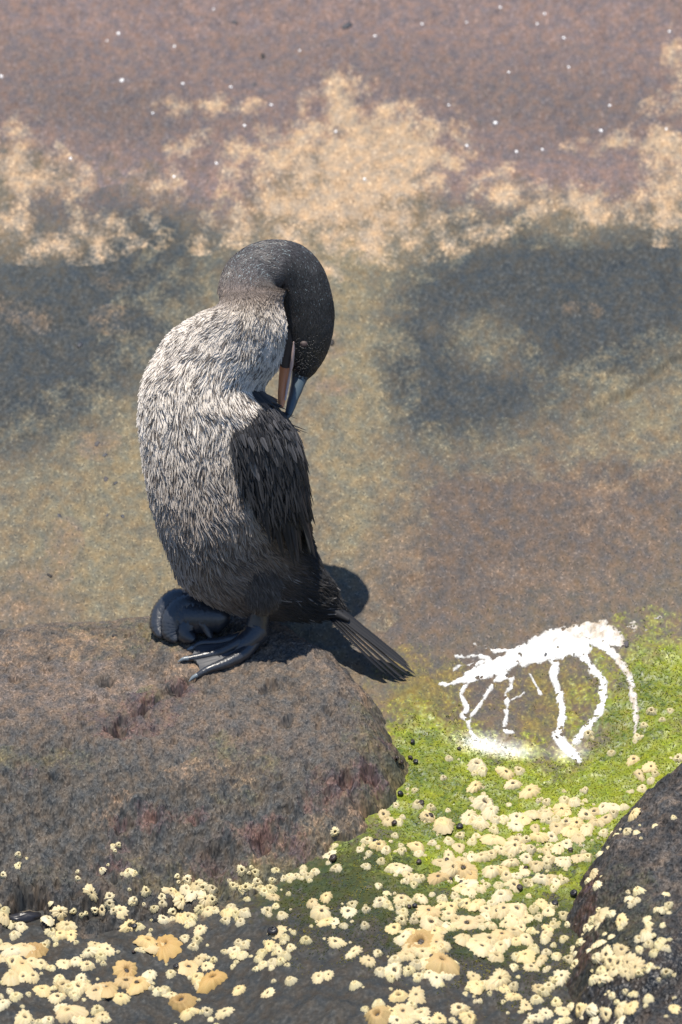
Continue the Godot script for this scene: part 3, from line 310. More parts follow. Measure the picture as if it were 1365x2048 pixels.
func array_mesh(v: PackedVector3Array, nn: PackedVector3Array, idx: PackedInt32Array, uv = null, col = null) -> ArrayMesh:
	if v.size() < 60000:   # turn every face towards its normals
		for i in range(0, idx.size(), 3):
			if (v[idx[i + 2]] - v[idx[i]]).cross(v[idx[i + 1]] - v[idx[i]]).dot(nn[idx[i]] + nn[idx[i + 1]] + nn[idx[i + 2]]) < 0.0:
				var k := idx[i + 1]
				idx[i + 1] = idx[i + 2]
				idx[i + 2] = k
	var a := []
	a.resize(Mesh.ARRAY_MAX)
	a[Mesh.ARRAY_VERTEX] = v
	a[Mesh.ARRAY_NORMAL] = nn
	a[Mesh.ARRAY_INDEX] = idx
	if uv != null:
		a[Mesh.ARRAY_TEX_UV] = uv
	if col != null:
		a[Mesh.ARRAY_COLOR] = col
	var m := ArrayMesh.new()
	m.add_surface_from_arrays(Mesh.PRIMITIVE_TRIANGLES, a)
	return m

# ---------------------------------------------------------------- rock colours
# kinds: [name of the patches, colour 0-255, hardness of the edge, raggedness coarse, raggedness fine, roughness 0-255]
func rock_paint(area: Rect2, texel: float, patches: Dictionary, ground: Array, kinds: Array, sd: int, grain: float, speckle: float, bumps: float) -> StandardMaterial3D:
	var w := int(area.size.x / texel)
	var h := int(area.size.y / texel)
	var coarse := noise(texel * 16.0, 5, sd).get_image(w, h).get_data()
	var fine := noise(texel * 110.0, 3, sd + 1).get_image(w, h).get_data()
	var dust := noise(.30, 2, sd + 2).get_image(w, h).get_data()
	var hue := noise(texel * 38.0, 4, sd + 3).get_image(w, h).get_data()
	var lw := w / 8
	var lh := h / 8
	var masks := []
	for k in kinds:
		var low := PackedFloat32Array()
		low.resize(lw * lh)
		for b in patches[k[0]]:
			var i0 := clampi(int((b[0] - 2.0 * b[2] - area.position.x) / area.size.x * lw), 0, lw - 1)
			var i1 := clampi(int((b[0] + 2.0 * b[2] - area.position.x) / area.size.x * lw), 0, lw - 1)
			var j0 := clampi(int((b[1] - 2.0 * b[3] - area.position.y) / area.size.y * lh), 0, lh - 1)
			var j1 := clampi(int((b[1] + 2.0 * b[3] - area.position.y) / area.size.y * lh), 0, lh - 1)
			for j in range(j0, j1 + 1):
				var qz: float = (area.position.y + (j + .5) / lh * area.size.y - b[1]) / b[3]
				for i in range(i0, i1 + 1):
					var qx: float = (area.position.x + (i + .5) / lw * area.size.x - b[0]) / b[2]
					var q := qx * qx + qz * qz
					low[j * lw + i] = maxf(low[j * lw + i], 0.0) + b[4] * exp(-q * .75)
		var bytes := PackedByteArray()
		bytes.resize(lw * lh)
		for i in lw * lh:
			bytes[i] = int(clampf(low[i], 0.0, 1.6) * 159.0)
		var im := Image.create_from_data(lw, lh, false, Image.FORMAT_L8, bytes)
		im.resize(w, h, Image.INTERPOLATE_CUBIC)
		masks.append(im.get_data())
	var n := kinds.size()
	var red := PackedFloat32Array()
	var gre := PackedFloat32Array()
	var blu := PackedFloat32Array()
	var hard := PackedFloat32Array()
	var rag := PackedFloat32Array()
	var rag2 := PackedFloat32Array()
	var gloss := PackedFloat32Array()
	for k in kinds:
		red.append(k[1][0]); gre.append(k[1][1]); blu.append(k[1][2])
		hard.append(k[2]); rag.append(k[3]); rag2.append(k[4]); gloss.append(k[5])
	var out := PackedByteArray()
	out.resize(w * h * 3)
	var rou := PackedByteArray()
	rou.resize(w * h)
	for i in w * h:
		var cn := coarse[i] - 128.0
		var fn := fine[i] - 128.0
		var gn := dust[i] - 128.0
		var hn := hue[i] - 128.0
		var r: float = ground[0]
		var g: float = ground[1]
		var b: float = ground[2]
		var ro := 205.0
		for k in n:
			var m: int = masks[k][i]
			if m < 10:
				continue
			var t: float = (m - 80.0 + cn * rag[k] + fn * rag2[k]) * hard[k] + .5
			if t <= 0.0:
				continue
			if t > 1.0:
				t = 1.0
			r += (red[k] - r) * t
			g += (gre[k] - g) * t
			b += (blu[k] - b) * t
			ro += (gloss[k] - ro) * t
		var q := 1.0 + gn * grain + fn * grain * .8 + hn * grain * .6 + cn * grain * .5
		if gn * .6 + fn > speckle:
			q *= .62
		elif fn - gn * .5 > speckle + 6.0:
			q *= 1.3
		var warm := hn * .07
		out[i * 3] = clampi(int(r * q + warm), 0, 255)
		out[i * 3 + 1] = clampi(int(g * q), 0, 255)
		out[i * 3 + 2] = clampi(int(b * q - warm), 0, 255)
		rou[i] = clampi(int(ro - fn * .35), 30, 255)
	var m := StandardMaterial3D.new()
	m.albedo_texture = ImageTexture.create_from_image(Image.create_from_data(w, h, false, Image.FORMAT_RGB8, out))
	m.roughness = 1.0
	m.roughness_texture = ImageTexture.create_from_image(Image.create_from_data(w, h, false, Image.FORMAT_L8, rou))
	m.roughness_texture_channel = BaseMaterial3D.TEXTURE_CHANNEL_RED
	m.heightmap_enabled = true
	var bump := noise(.34, 4, sd + 9).get_image(1024, 1024)
	m.texture_repeat = false
	var grainy := PackedByteArray()
	grainy.resize(w * h)
	for i in w * h:
		grainy[i] = (dust[i] * 2 + fine[i] * 5) / 7
	m.heightmap_texture = ImageTexture.create_from_image(Image.create_from_data(w, h, false, Image.FORMAT_L8, grainy))
	m.heightmap_scale = bumps
	return m

# ---------------------------------------------------------------- bird shapes
func body_frame(s: float) -> Array:
	var i := clampi(int(s), 0, BODY_AT.size() - 2)
	var t := clampf(s - i, 0.0, 1.0)
	var p := maxi(i - 1, 0)
	var q := mini(i + 2, BODY_AT.size() - 1)
	var c: Vector3 = BODY_AT[i].cubic_interpolate(BODY_AT[i + 1], BODY_AT[p], BODY_AT[q], t)
	var e: Vector3 = BODY_ACROSS[i].cubic_interpolate(BODY_ACROSS[i + 1], BODY_ACROSS[p], BODY_ACROSS[q], t)
	var b: float = cubic_interpolate(BODY_THICK[i], BODY_THICK[i + 1], BODY_THICK[p], BODY_THICK[q], t)
	return [c, e, b]

func body_point(s: float, th: float) -> Vector3:
	var f := body_frame(s)
	return f[0] + f[1] * cos(th) + VIEW * (f[2] * sin(th))

# [point, outward normal, direction towards the tail]
func body_spot(s: float, th: float) -> Array:
	var last := BODY_AT.size() - 1.0
	var p := body_point(s, th)
	var along := body_point(minf(s + .12, last), th) - body_point(maxf(s - .12, 0.0), th)
	var round_ := body_point(s, th + .06) - body_point(s, th - .06)
	var out := round_.cross(along).normalized()
	var c: Vector3 = body_frame(s)[0]
	if out.dot(p - c) < 0.0:
		out = -out
	return [p, out, -along.normalized()]

func plumage_tone(s: float, th: float) -> Color:
	var stops := [[0, .016, .015, .016], [1.4, .020, .018, .017], [2.2, .075, .058, .047], [3.2, .21, .165, .135], [4.2, .36, .295, .245], [5.2, .48, .415, .36], [6.2, .55, .495, .445], [7.2, .74, .685, .625], [8, .86, .805, .74], [11.5, .86, .805, .74], [12.5, .76, .70, .63], [12.95, .46, .40, .35], [13.4, .20, .16, .135], [14.2, .095, .080, .071], [15.5, .066, .061, .060], [19.0, .050, .047, .048], [24.1, .030, .029, .031]]
	var c := Color(stops[0][1], stops[0][2], stops[0][3])
	for i in range(1, stops.size()):
		if s <= stops[i][0]:
			var t: float = (s - stops[i - 1][0]) / (stops[i][0] - stops[i - 1][0])
			c = Color(lerpf(stops[i - 1][1], stops[i][1], t), lerpf(stops[i - 1][2], stops[i][2], t), lerpf(stops[i - 1][3], stops[i][3], t))
			break
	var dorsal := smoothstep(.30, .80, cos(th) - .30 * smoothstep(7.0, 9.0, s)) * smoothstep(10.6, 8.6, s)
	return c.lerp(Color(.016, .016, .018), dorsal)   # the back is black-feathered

func body_mesh() -> ArrayMesh:
	var rings := (BODY_AT.size() - 1) * 8 + 1
	var seg := 56
	var v := PackedVector3Array()
	var nn := PackedVector3Array()
	var col := PackedColorArray()
	for i in rings:
		var s := i / 8.0
		for k in seg:
			var th := TAU * k / seg
			var f := body_spot(s, th)
			v.append(f[0])
			nn.append(f[1])
			col.append(plumage_tone(s, th).lerp(Color(.10, .08, .068), .6 * smoothstep(13.5, 12.0, s) * smoothstep(2.0, 4.0, s)))  # browned skin paints shade into the gaps between pale tufts
	var idx := PackedInt32Array()
	for i in rings - 1:
		for k in seg:
			var a := i * seg + k
			var b := i * seg + (k + 1) % seg
			idx.append_array([a, b, a + seg, b, b + seg, a + seg])
	for e in [0, rings - 1]:
		var mid := v.size()
		v.append(BODY_AT[0] if e == 0 else BODY_AT[-1])
		nn.append((BODY_AT[0] - BODY_AT[1]).normalized() if e == 0 else (BODY_AT[-1] - BODY_AT[-2]).normalized())
		col.append(col[e * seg])
		for k in seg:
			idx.append_array([mid, e * seg + k, e * seg + (k + 1) % seg])
	return array_mesh(v, nn, idx, null, col)

# a narrow leaf-shaped barb tuft, 1 long (towards +z) and 1 wide, slightly cupped
func tuft_mesh(droop: float) -> ArrayMesh:
	var v := PackedVector3Array()
	var nn := PackedVector3Array()
	var col := PackedColorArray()
	var idx := PackedInt32Array()
	var rows := [[0.0, .30], [.3, .5], [.62, .44], [1.0, .04]]
	for r in rows:
		var t: float = r[0]
		var y := .35 * t - droop * t * t
		for sx in [-1.0, 0.0, 1.0]:
			v.append(Vector3(sx * r[1], y + (.0 if sx == 0.0 else -.10), t))
			nn.append(Vector3(sx * .45, 1, -.3).normalized())
			col.append(Color.WHITE)
	for i in rows.size() - 1:
		for k in 2:
			var a := i * 3 + k
			idx.append_array([a, a + 1, a + 3, a + 1, a + 4, a + 3])
	return array_mesh(v, nn, idx, null, col)

# a vaned feather, 1 long and 1 wide, with a raised shaft, a cupped vane, a bend and small splits at the edge
func feather_mesh(sd: int, bend: float, tip: float, pale_edge: float) -> ArrayMesh:
	var g := RandomNumberGenerator.new()
	g.seed = sd
	var v := PackedVector3Array()
	var nn := PackedVector3Array()
	var col := PackedColorArray()
	var idx := PackedInt32Array()
	var n := 12
	for i in n + 1:
		var t := float(i) / n
		var half := .5 * pow(clampf(t / .16, 0.0, 1.0), .6) * pow(clampf((1.0 - t) / tip, 0.0, 1.0), .55) + .012
		var y := -bend * t * t
		for k in 5:
			var sx := (k - 2) / 2.0
			var jag := 1.0 - (g.randf() * .16 if absf(sx) == 1.0 and t > .35 else 0.0)
			v.append(Vector3(sx * half * jag, y - .22 * sx * sx * half + (.03 if k == 2 else 0.0), t + (g.randf() - .5) * .03 * absf(sx)))
			nn.append(Vector3(sx * .5, 1, bend * t).normalized())
			var c := lerpf(1.0, pale_edge, absf(sx) * smoothstep(.3, .95, t)) * (.55 if k == 2 else 1.0)
			col.append(Color(c, c, c))
	for i in n:
		for k in 4:
			var a := i * 5 + k
			idx.append_array([a, a + 1, a + 5, a + 1, a + 6, a + 5])
	return array_mesh(v, nn, idx, null, col)

func frame_along(at: Vector3, along: Vector3, out: Vector3, width: float, length: float, thick: float) -> Transform3D:
	var z := along.normalized()
	var x := out.cross(z).normalized()
	var y := z.cross(x)
	return Transform3D(Basis(x * width, y * thick, z * length), at)

# a tube through points, with a radius at each; ring_step > 0 gives it scaly rings
func tube(pts: Array, radii: Array, seg := 14, per := 8, ring_step := 0.0, flat := 1.0) -> ArrayMesh:
	var c := Curve3D.new()
	var v := PackedVector3Array()
	var nn := PackedVector3Array()
	var idx := PackedInt32Array()
	var n := (pts.size() - 1) * per
	var at := []
	var ra := []
	for i in n + 1:
		var s := float(i) / per
		var k := mini(int(s), pts.size() - 2)
		var t := s - k
		var a := maxi(k - 1, 0)
		var b := mini(k + 2, pts.size() - 1)
		at.append(pts[k].cubic_interpolate(pts[k + 1], pts[a], pts[b], t))
		ra.append(lerpf(radii[k], radii[k + 1], t * t * (3.0 - 2.0 * t)))
	var up := Vector3.UP
	var run := 0.0
	var rows := 0
	for i in range(-1, n + 2):
		var k := clampi(i, 0, n)
		var tan_: Vector3 = (at[mini(k + 1, n)] - at[maxi(k - 1, 0)]).normalized()
		var x := up.cross(tan_)
		x = x.normalized() if x.length() > .01 else Vector3.RIGHT
		var y := tan_.cross(x).normalized()
		if k > 0 and i <= n:
			run += at[k].distance_to(at[k - 1])
		var r: float = ra[k]
		if ring_step > 0.0:
			r *= 1.0 + .05 * sin(run / ring_step * TAU)
		var push := Vector3.ZERO
		if i < 0:
			push = -tan_ * r * .6
			r *= .35
		elif i > n:
			push = tan_ * r * .6
			r *= .35
		for j in seg:
			var a := TAU * j / seg
			var d := x * cos(a) + y * sin(a) * flat
			v.append(at[k] + push + d * r)
			nn.append((x * cos(a) * flat + y * sin(a) + (tan_ * signf(push.dot(tan_)) * 1.2)).normalized())
		rows += 1
	for i in rows - 1:
		for j in seg:
			var a := i * seg + j
			var b := i * seg + (j + 1) % seg
			idx.append_array([a, b, a + seg, b, b + seg, a + seg])
	for e in [0, rows - 1]:
		var mid := v.size()
		var sum := Vector3.ZERO
		for j in seg:
			sum += v[e * seg + j]
		v.append(sum / seg)
		nn.append((at[0] - at[1]).normalized() if e == 0 else (at[n] - at[n - 1]).normalized())
		for j in seg:
			idx.append_array([mid, e * seg + j, e * seg + (j + 1) % seg])
	return array_mesh(v, nn, idx)

func on_boulder(pts: Array) -> Array:
	var o := []
	for p in pts:
		o.append(Vector3(p.x, boulder_full(p.x, p.z) + p.y, p.z))
	return o

func spline(pts: Array, t: float) -> Vector3:
	var s := t * (pts.size() - 1)
	var k := mini(int(s), pts.size() - 2)
	return pts[k].cubic_interpolate(pts[k + 1], pts[maxi(k - 1, 0)], pts[mini(k + 2, pts.size() - 1)], s - k)

# skin stretched between two toes, sagging between them, with a scalloped front edge
func web_mesh(a: Array, b: Array, from_t: float, sag: float) -> ArrayMesh:
	var v := PackedVector3Array()
	var idx := PackedInt32Array()
	var n := 16
	var w := 8
	for side in 2:
		for i in n + 1:
			for k in w + 1:
				var u := float(k) / w
				var mid := 4.0 * u * (1.0 - u)
				var t := lerpf(from_t, .95, float(i) / n) 
				t = t - mid * .07 * (float(i) / n)
				var p := spline(a, t).lerp(spline(b, t), u)
				p.y -= sag * mid + .0012 * sin(u * 21.0 + t * 4.0) * mid
				p.y = maxf(p.y, boulder_full(p.x, p.z) + .002)
				v.append(p - Vector3(0, .0016 * side, 0))
	var m := (n + 1) * (w + 1)
	for side in 2:
		for i in n:
			for k in w:
				var q := side * m + i * (w + 1) + k
				idx.append_array([q, q + 1, q + w + 1, q + 1, q + w + 2, q + w + 1])
	var nn := PackedVector3Array()
	nn.resize(v.size())
	for i in range(0, idx.size(), 3):
		var f := (v[idx[i + 1]] - v[idx[i]]).cross(v[idx[i + 2]] - v[idx[i]])
		f = f if f.y > 0.0 else -f
		for k in 3:
			nn[idx[i + k]] += f
	for i in nn.size():
		nn[i] = nn[i].normalized() if i < m else -nn[i].normalized()
	return array_mesh(v, nn, idx)

# ---------------------------------------------------------------- shore life
func barnacle_mesh(sd: int, shell: Color, rim: Color) -> ArrayMesh:
	var g := RandomNumberGenerator.new()
	g.seed = sd
	var seg := 36
	var prof := [[1.0, -.12], [.93, .06], [.75, .30], [.56, .49], [.39, .60], [.27, .57], [.18, .20]]
	var ribs := 11 + g.randi() % 5
	var deep := .10
	var ph := g.randf() * TAU
	var lean := Vector2(g.randf() - .5, g.randf() - .5) * .5
	var ov := 1.0 + (g.randf() - .5) * .5
	var mouth := g.randf_range(.6, 1.25)
	var squash := g.randf_range(.75, 1.15)
	var lump := g.randf_range(.04, .16)
	var v := PackedVector3Array()
	var col := PackedColorArray()
	var idx := PackedInt32Array()
	var bite := []
	for k in seg:
		bite.append(g.randf())
	for i in prof.size():
		var base := 1.0 if i < 4 else .5
		for k in seg:
			var a := TAU * k / seg
			var rib := sin(a * ribs + ph)
			var r: float = prof[i][0] * (1.0 + (deep * rib + .20 * (bite[k] - .5) + lump * sin(a * 2.0 + ph) + lump * .7 * sin(a * 3.0 - ph * 2.0)) * maxf(base, .1)) * (mouth if i > 3 else 1.0)
			v.append(Vector3(r * cos(a) * ov + lean.x * prof[i][1], prof[i][1] * squash * (1.0 + .12 * rib * (1.0 if i in [3, 4] else .3)), r * sin(a) / ov + lean.y * prof[i][1]))
			var c := shell.lerp(rim, smoothstep(2.2, 4.2, i) * .5)
			c = c.lerp(Color(.44, .33, .14), bite[k] * bite[k] * .45 * base)   # yellow-brown stain in streaks
			col.append(c)
	for i in prof.size() - 1:
		for k in seg:
			var a := i * seg + k
			var b := i * seg + (k + 1) % seg
			idx.append_array([a, b, a + seg, b, b + seg, a + seg])
	return smooth_mesh(v, idx, col)

func smooth_mesh(v: PackedVector3Array, idx: PackedInt32Array, col = null) -> ArrayMesh:
	var st := SurfaceTool.new()
	st.begin(Mesh.PRIMITIVE_TRIANGLES)
	for i in v.size():
		if col != null:
			st.set_color(col[i])
		st.add_vertex(v[i])
	for i in idx:
		st.add_index(i)
	st.generate_normals()
	return st.commit()

# the two beak-like plates that close a barnacle's mouth
func plates_mesh() -> ArrayMesh:
	var v := PackedVector3Array()
	var idx := PackedInt32Array()
	for s in [-1.0, 1.0]:
		var o := v.size()
		v.append_array([Vector3(-.24, .34, .02 * s), Vector3(.24, .34, .02 * s), Vector3(.12, .36, .20 * s), Vector3(-.12, .36, .20 * s), Vector3(0, .44, .03 * s)])
		for t in [[0, 1, 4], [1, 2, 4], [2, 3, 4], [3, 0, 4]]:
			idx.append_array([o + t[0], o + t[1], o + t[2]] if s < 0 else [o + t[0], o + t[2], o + t[1]])
	return smooth_mesh(v, idx)

# a small coiled top-shell, radius 1
func snail_mesh() -> ArrayMesh:
	var v := PackedVector3Array()
	var idx := PackedInt32Array()
	var n := 64
	var seg := 12
	for i in n + 1:
		var t := float(i) / n
		var a := t * TAU * 2.6
		var grow := pow(t, 1.15) * .92 + .04
		var c := Vector3(cos(a) * grow * .50, 1.15 - 1.0 * t, sin(a) * grow * .50)
		var r := .52 * grow
		for k in seg:
			var b := TAU * k / seg
			v.append(c + Vector3(cos(a), 0, sin(a)) * cos(b) * r + Vector3.UP * sin(b) * r * 1.1)
	for i in n:
		for k in seg:
			var a := i * seg + k
			var b := i * seg + (k + 1) % seg
			idx.append_array([a, b, a + seg, b, b + seg, a + seg])
	return smooth_mesh(v, idx)

func stone_mesh(sd: int, angular: float) -> ArrayMesh:
	var nz := noise(.9, 2, sd)
	var v := PackedVector3Array()
	var idx := PackedInt32Array()
	var rows := 9
	var seg := 14
	for i in rows + 1:
		for k in seg:
			var a := TAU * k / seg
			var e := PI * i / rows
			var d := Vector3(sin(e) * cos(a), cos(e), sin(e) * sin(a))
			var r := 1.0 + .5 * nz.get_noise_3dv(d * 1.3)
			if angular > 0.0:
				r = minf(r, .78 / maxf(.3, maxf(absf(d.x * .8 + d.y * .5), maxf(absf(d.z * .9 - d.y * .4), absf(d.y)))))
			v.append(d * r * Vector3(1, .6, .8))
	for i in rows:
		for k in seg:
			var a := i * seg + k
			var b := i * seg + (k + 1) % seg
			idx.append_array([a, b, a + seg, b, b + seg, a + seg])
	return smooth_mesh(v, idx)

func stand_on_rock(o: Node3D, x: float, z: float, size: Vector3, sink: float, turn: float) -> void:
	var up := rock_normal(x, z)
	var side := up.cross(Vector3(sin(turn), 0, cos(turn))).normalized()
	var fwd := side.cross(up)
	o.transform = Transform3D(Basis(side * size.x, up * size.y, fwd * size.z), Vector3(x, rock_top(x, z), z) - up * sink)

# ---------------------------------------------------------------- scene
func _ready() -> void:
	rough_big = noise(5.0, 3, 11)
	rough_mid = noise(28.0, 3, 12)
	rough_fine = noise(110.0, 2, 13)
	pocks = noise(55.0, 1, 14)
	pocks.noise_type = FastNoiseLite.TYPE_CELLULAR
	pocks.cellular_return_type = FastNoiseLite.RETURN_DISTANCE
	pocks.fractal_type = FastNoiseLite.FRACTAL_NONE
	rng.seed = 20

	var cam := Camera3D.new()
	cam.name = "camera"
	add_child(cam)
	cam.fov = 10.967
	cam.position = Vector3(.1369, 3.5278, 7.182)
	cam.rotation_degrees = Vector3(-25, 0, 0)
	cam.near = .1
	cam.far = 60.0
	cam.current = true
	var lens := CameraAttributesPhysical.new()
	lens.frustum_focal_length = 125.0
	lens.frustum_focus_distance = 7.84
	lens.exposure_aperture = 2.4
	cam.attributes = lens

	var env := Environment.new()
	env.background_mode = Environment.BG_SKY
	env.tonemap_mode = Environment.TONE_MAPPER_LINEAR
	env.tonemap_exposure = 1.3
	env.sdfgi_enabled = true
	env.ssao_enabled = true
	env.ssil_enabled = true
	var sky_mat := ProceduralSkyMaterial.new()
	sky_mat.sky_top_color = Color(.36, .50, .70)
	sky_mat.sky_horizon_color = Color(.84, .87, .89)
	sky_mat.sky_curve = .12
	sky_mat.sky_energy_multiplier = 1.0
	sky_mat.ground_energy_multiplier = 1.0
	sky_mat.ground_bottom_color = Color(.30, .36, .38)
	sky_mat.ground_horizon_color = Color(.62, .67, .70)
	env.sky = Sky.new()
	env.sky.sky_material = sky_mat
	var around := WorldEnvironment.new()
	around.name = "environment"
	around.environment = env
	add_child(around)

	var sun := DirectionalLight3D.new()
	sun.name = "sun"
	sun.light_energy = 1.6
	sun.light_color = Color(1.0, .965, .91)
	sun.light_angular_distance = .5
	sun.shadow_enabled = true
	add_child(sun)
	sun.basis = Basis.looking_at(-Vector3(-.105, 1.0, .15).normalized(), Vector3(0, 0, -1))

	# ---- rock slope with its gully
	var area := Rect2(-.80, -1.55, 1.85, 2.45)
	var slope_mat := rock_paint(area, .0014, SLOPE_PATCHES, [99, 90, 76], [
		["brown", [86, 76, 69], .006, .6, .5, 215], ["mauve", [106, 90, 87], .006, .9, .3, 200], ["dusk", [87, 76, 74], .004, .9, .3, 195],  # mauve has the sky sheen of the upper rock mixed into its colour
		["slate", [44, 49, 51], .0050, .9, .45, 195], ["olive", [110, 102, 82], .0045, .9, .6, 215], ["tan", [156, 135, 111], .0062, 1.3, .6, 220], ["rust", [108, 92, 78], .004, 1.0, .8, 215],
		["gold", [104, 93, 44], .006, 1.0, 1.0, 190], ["moss", [50, 59, 22], .007, .9, .9, 215], ["green", [114, 124, 18], .006, .9, .8, 130],
		["deep", [66, 80, 20], .006, 1.2, 1.0, 130], ["wet", [41, 40, 37], .007, 1.0, .8, 185], ["wash", [215, 214, 202], .0045, .3, .35, 220]], 40, .0011, 62.0, .13)
	var slope := part("rock_slope", rock_sheet(0, area, .0045), slope_mat, self)
	tag(slope, "mottled mauve, tan and slate rock slope running down into a green gully", "rock", "", "structure")
	print("slope")

	# ---- the boulder the bird stands on
	area = Rect2(-.80, -.30, 1.15, .86)
	var boulder_mat := rock_paint(area, .0011, BOULDER_PATCHES, [92, 83, 75], [
		["rosy", [101, 89, 81], .005, .8, .7, 205], ["dark", [70, 67, 63], .0045, .8, .6, 190], ["olive", [82, 77, 57], .006, 1.0, .9, 190], ["rust", [114, 96, 80], .005, 1.2, 1.2, 205],
		["plum", [76, 60, 58], .006, 1.3, 1.2, 180], ["wet", [46, 44, 41], .007, 1.0, .8, 180]], 70, .0024, 40.0, .5)
	var boulder := part("boulder", rock_sheet(1, area, .0027), boulder_mat, self)
	tag(boulder, "broad brown pitted boulder with the bird standing on it", "boulder")

	# ---- the dark boulder across the gully
	area = Rect2(.38, .02, .68, .90)
	var dark_mat := rock_paint(area, .0012, DARK_ROCK_PATCHES, [64, 60, 58], [
		["grey", [78, 73, 69], .007, .9, .9, 200], ["moss", [52, 53, 40], .007, .9, .9, 180], ["plum", [54, 40, 36], .008, 1.0, 1.0, 160], ["wet", [46, 44, 43], .008, 1.0, .8, 120]], 90, .0042, 34.0, .9)
	var dark_rock := part("boulder_001", rock_sheet(2, area, .0030), dark_mat, self)
	taken["boulder"] = 1
	tag(dark_rock, "dark charcoal boulder on the far side of the green gully from the bird", "boulder")
	print("rocks")

	build_algae()
	build_droppings()
	print("ground cover")
	build_bird()
	print("bird")
	build_shore_life()

func build_algae() -> void:
	var blade := tuft_mesh(.5)
	var mat := plain(Color.WHITE, .42)
	mat.vertex_color_use_as_albedo = true
	mat.backlight_enabled = true
	mat.backlight = Color(.25, .3, .05)
	var spots := []
	var n2 := noise(30.0, 3, 77)
	var tries := 0
	while spots.size() < 30000 and tries < 400000:
		tries += 1
		var x := rng.randf_range(.05, .95)
		var z := rng.randf_range(-.10, .70)
		var w := 0.0
		var lush := 0.0
		for b in SLOPE_PATCHES["green"]:
			var q: float = pow((x - b[0]) / b[2], 2) + pow((z - b[1]) / b[3], 2)
			if q < 4.0:
				lush += b[4] * exp(-q * .75)
		for b in SLOPE_PATCHES["moss"]:
			var q: float = pow((x - b[0]) / b[2], 2) + pow((z - b[1]) / b[3], 2)
			if q < 4.0:
				w += .55 * b[4] * exp(-q * .75)
		w += lush
		if w + .7 * n2.get_noise_2d(x, z) < .35 + .35 * rng.randf():
			continue
		if boulder_at(x, z) > slope_at(x, z) or dark_rock_at(x, z) > slope_at(x, z):
			continue
		spots.append([x, z, clampf(lush, 0.0, 1.0)])
	var mm := MultiMesh.new()
	mm.transform_format = MultiMesh.TRANSFORM_3D
	mm.use_colors = true
	mm.mesh = blade
	mm.instance_count = spots.size()
	for i in spots.size():
		var p: Array = spots[i]
		var a := rng.randf_range(-.9, .9)
		var along := Vector3(sin(a), rng.randf_range(.05, .5), cos(a))
		var out := Vector3(rng.randf_range(-.3, .3), 1, .2)
		mm.set_instance_transform(i, frame_along(Vector3(p[0], slope_full(p[0], p[1]) - .0005, p[1]), along, out, rng.randf_range(.0009, .0015), rng.randf_range(.0022, .0042), .0015))
		var c := Color(.060, .075, .018).lerp(Color(.215, .25, .012), p[2] * rng.randf_range(.7, 1.0))
		c = c.lerp(Color(.30, .25, .035), maxf(0.0, n2.get_noise_2d(p[0] * .6 + 3.0, p[1]) * 1.1 + rng.randf_range(-.3, .3)))
		mm.set_instance_color(i, c)
	var o := MultiMeshInstance3D.new()
	o.name = "green_algae"
	o.multimesh = mm
	o.material_override = mat
	add_child(o)
	tag(o, "bright green algae turf coating the gully floor", "algae", "", "stuff")

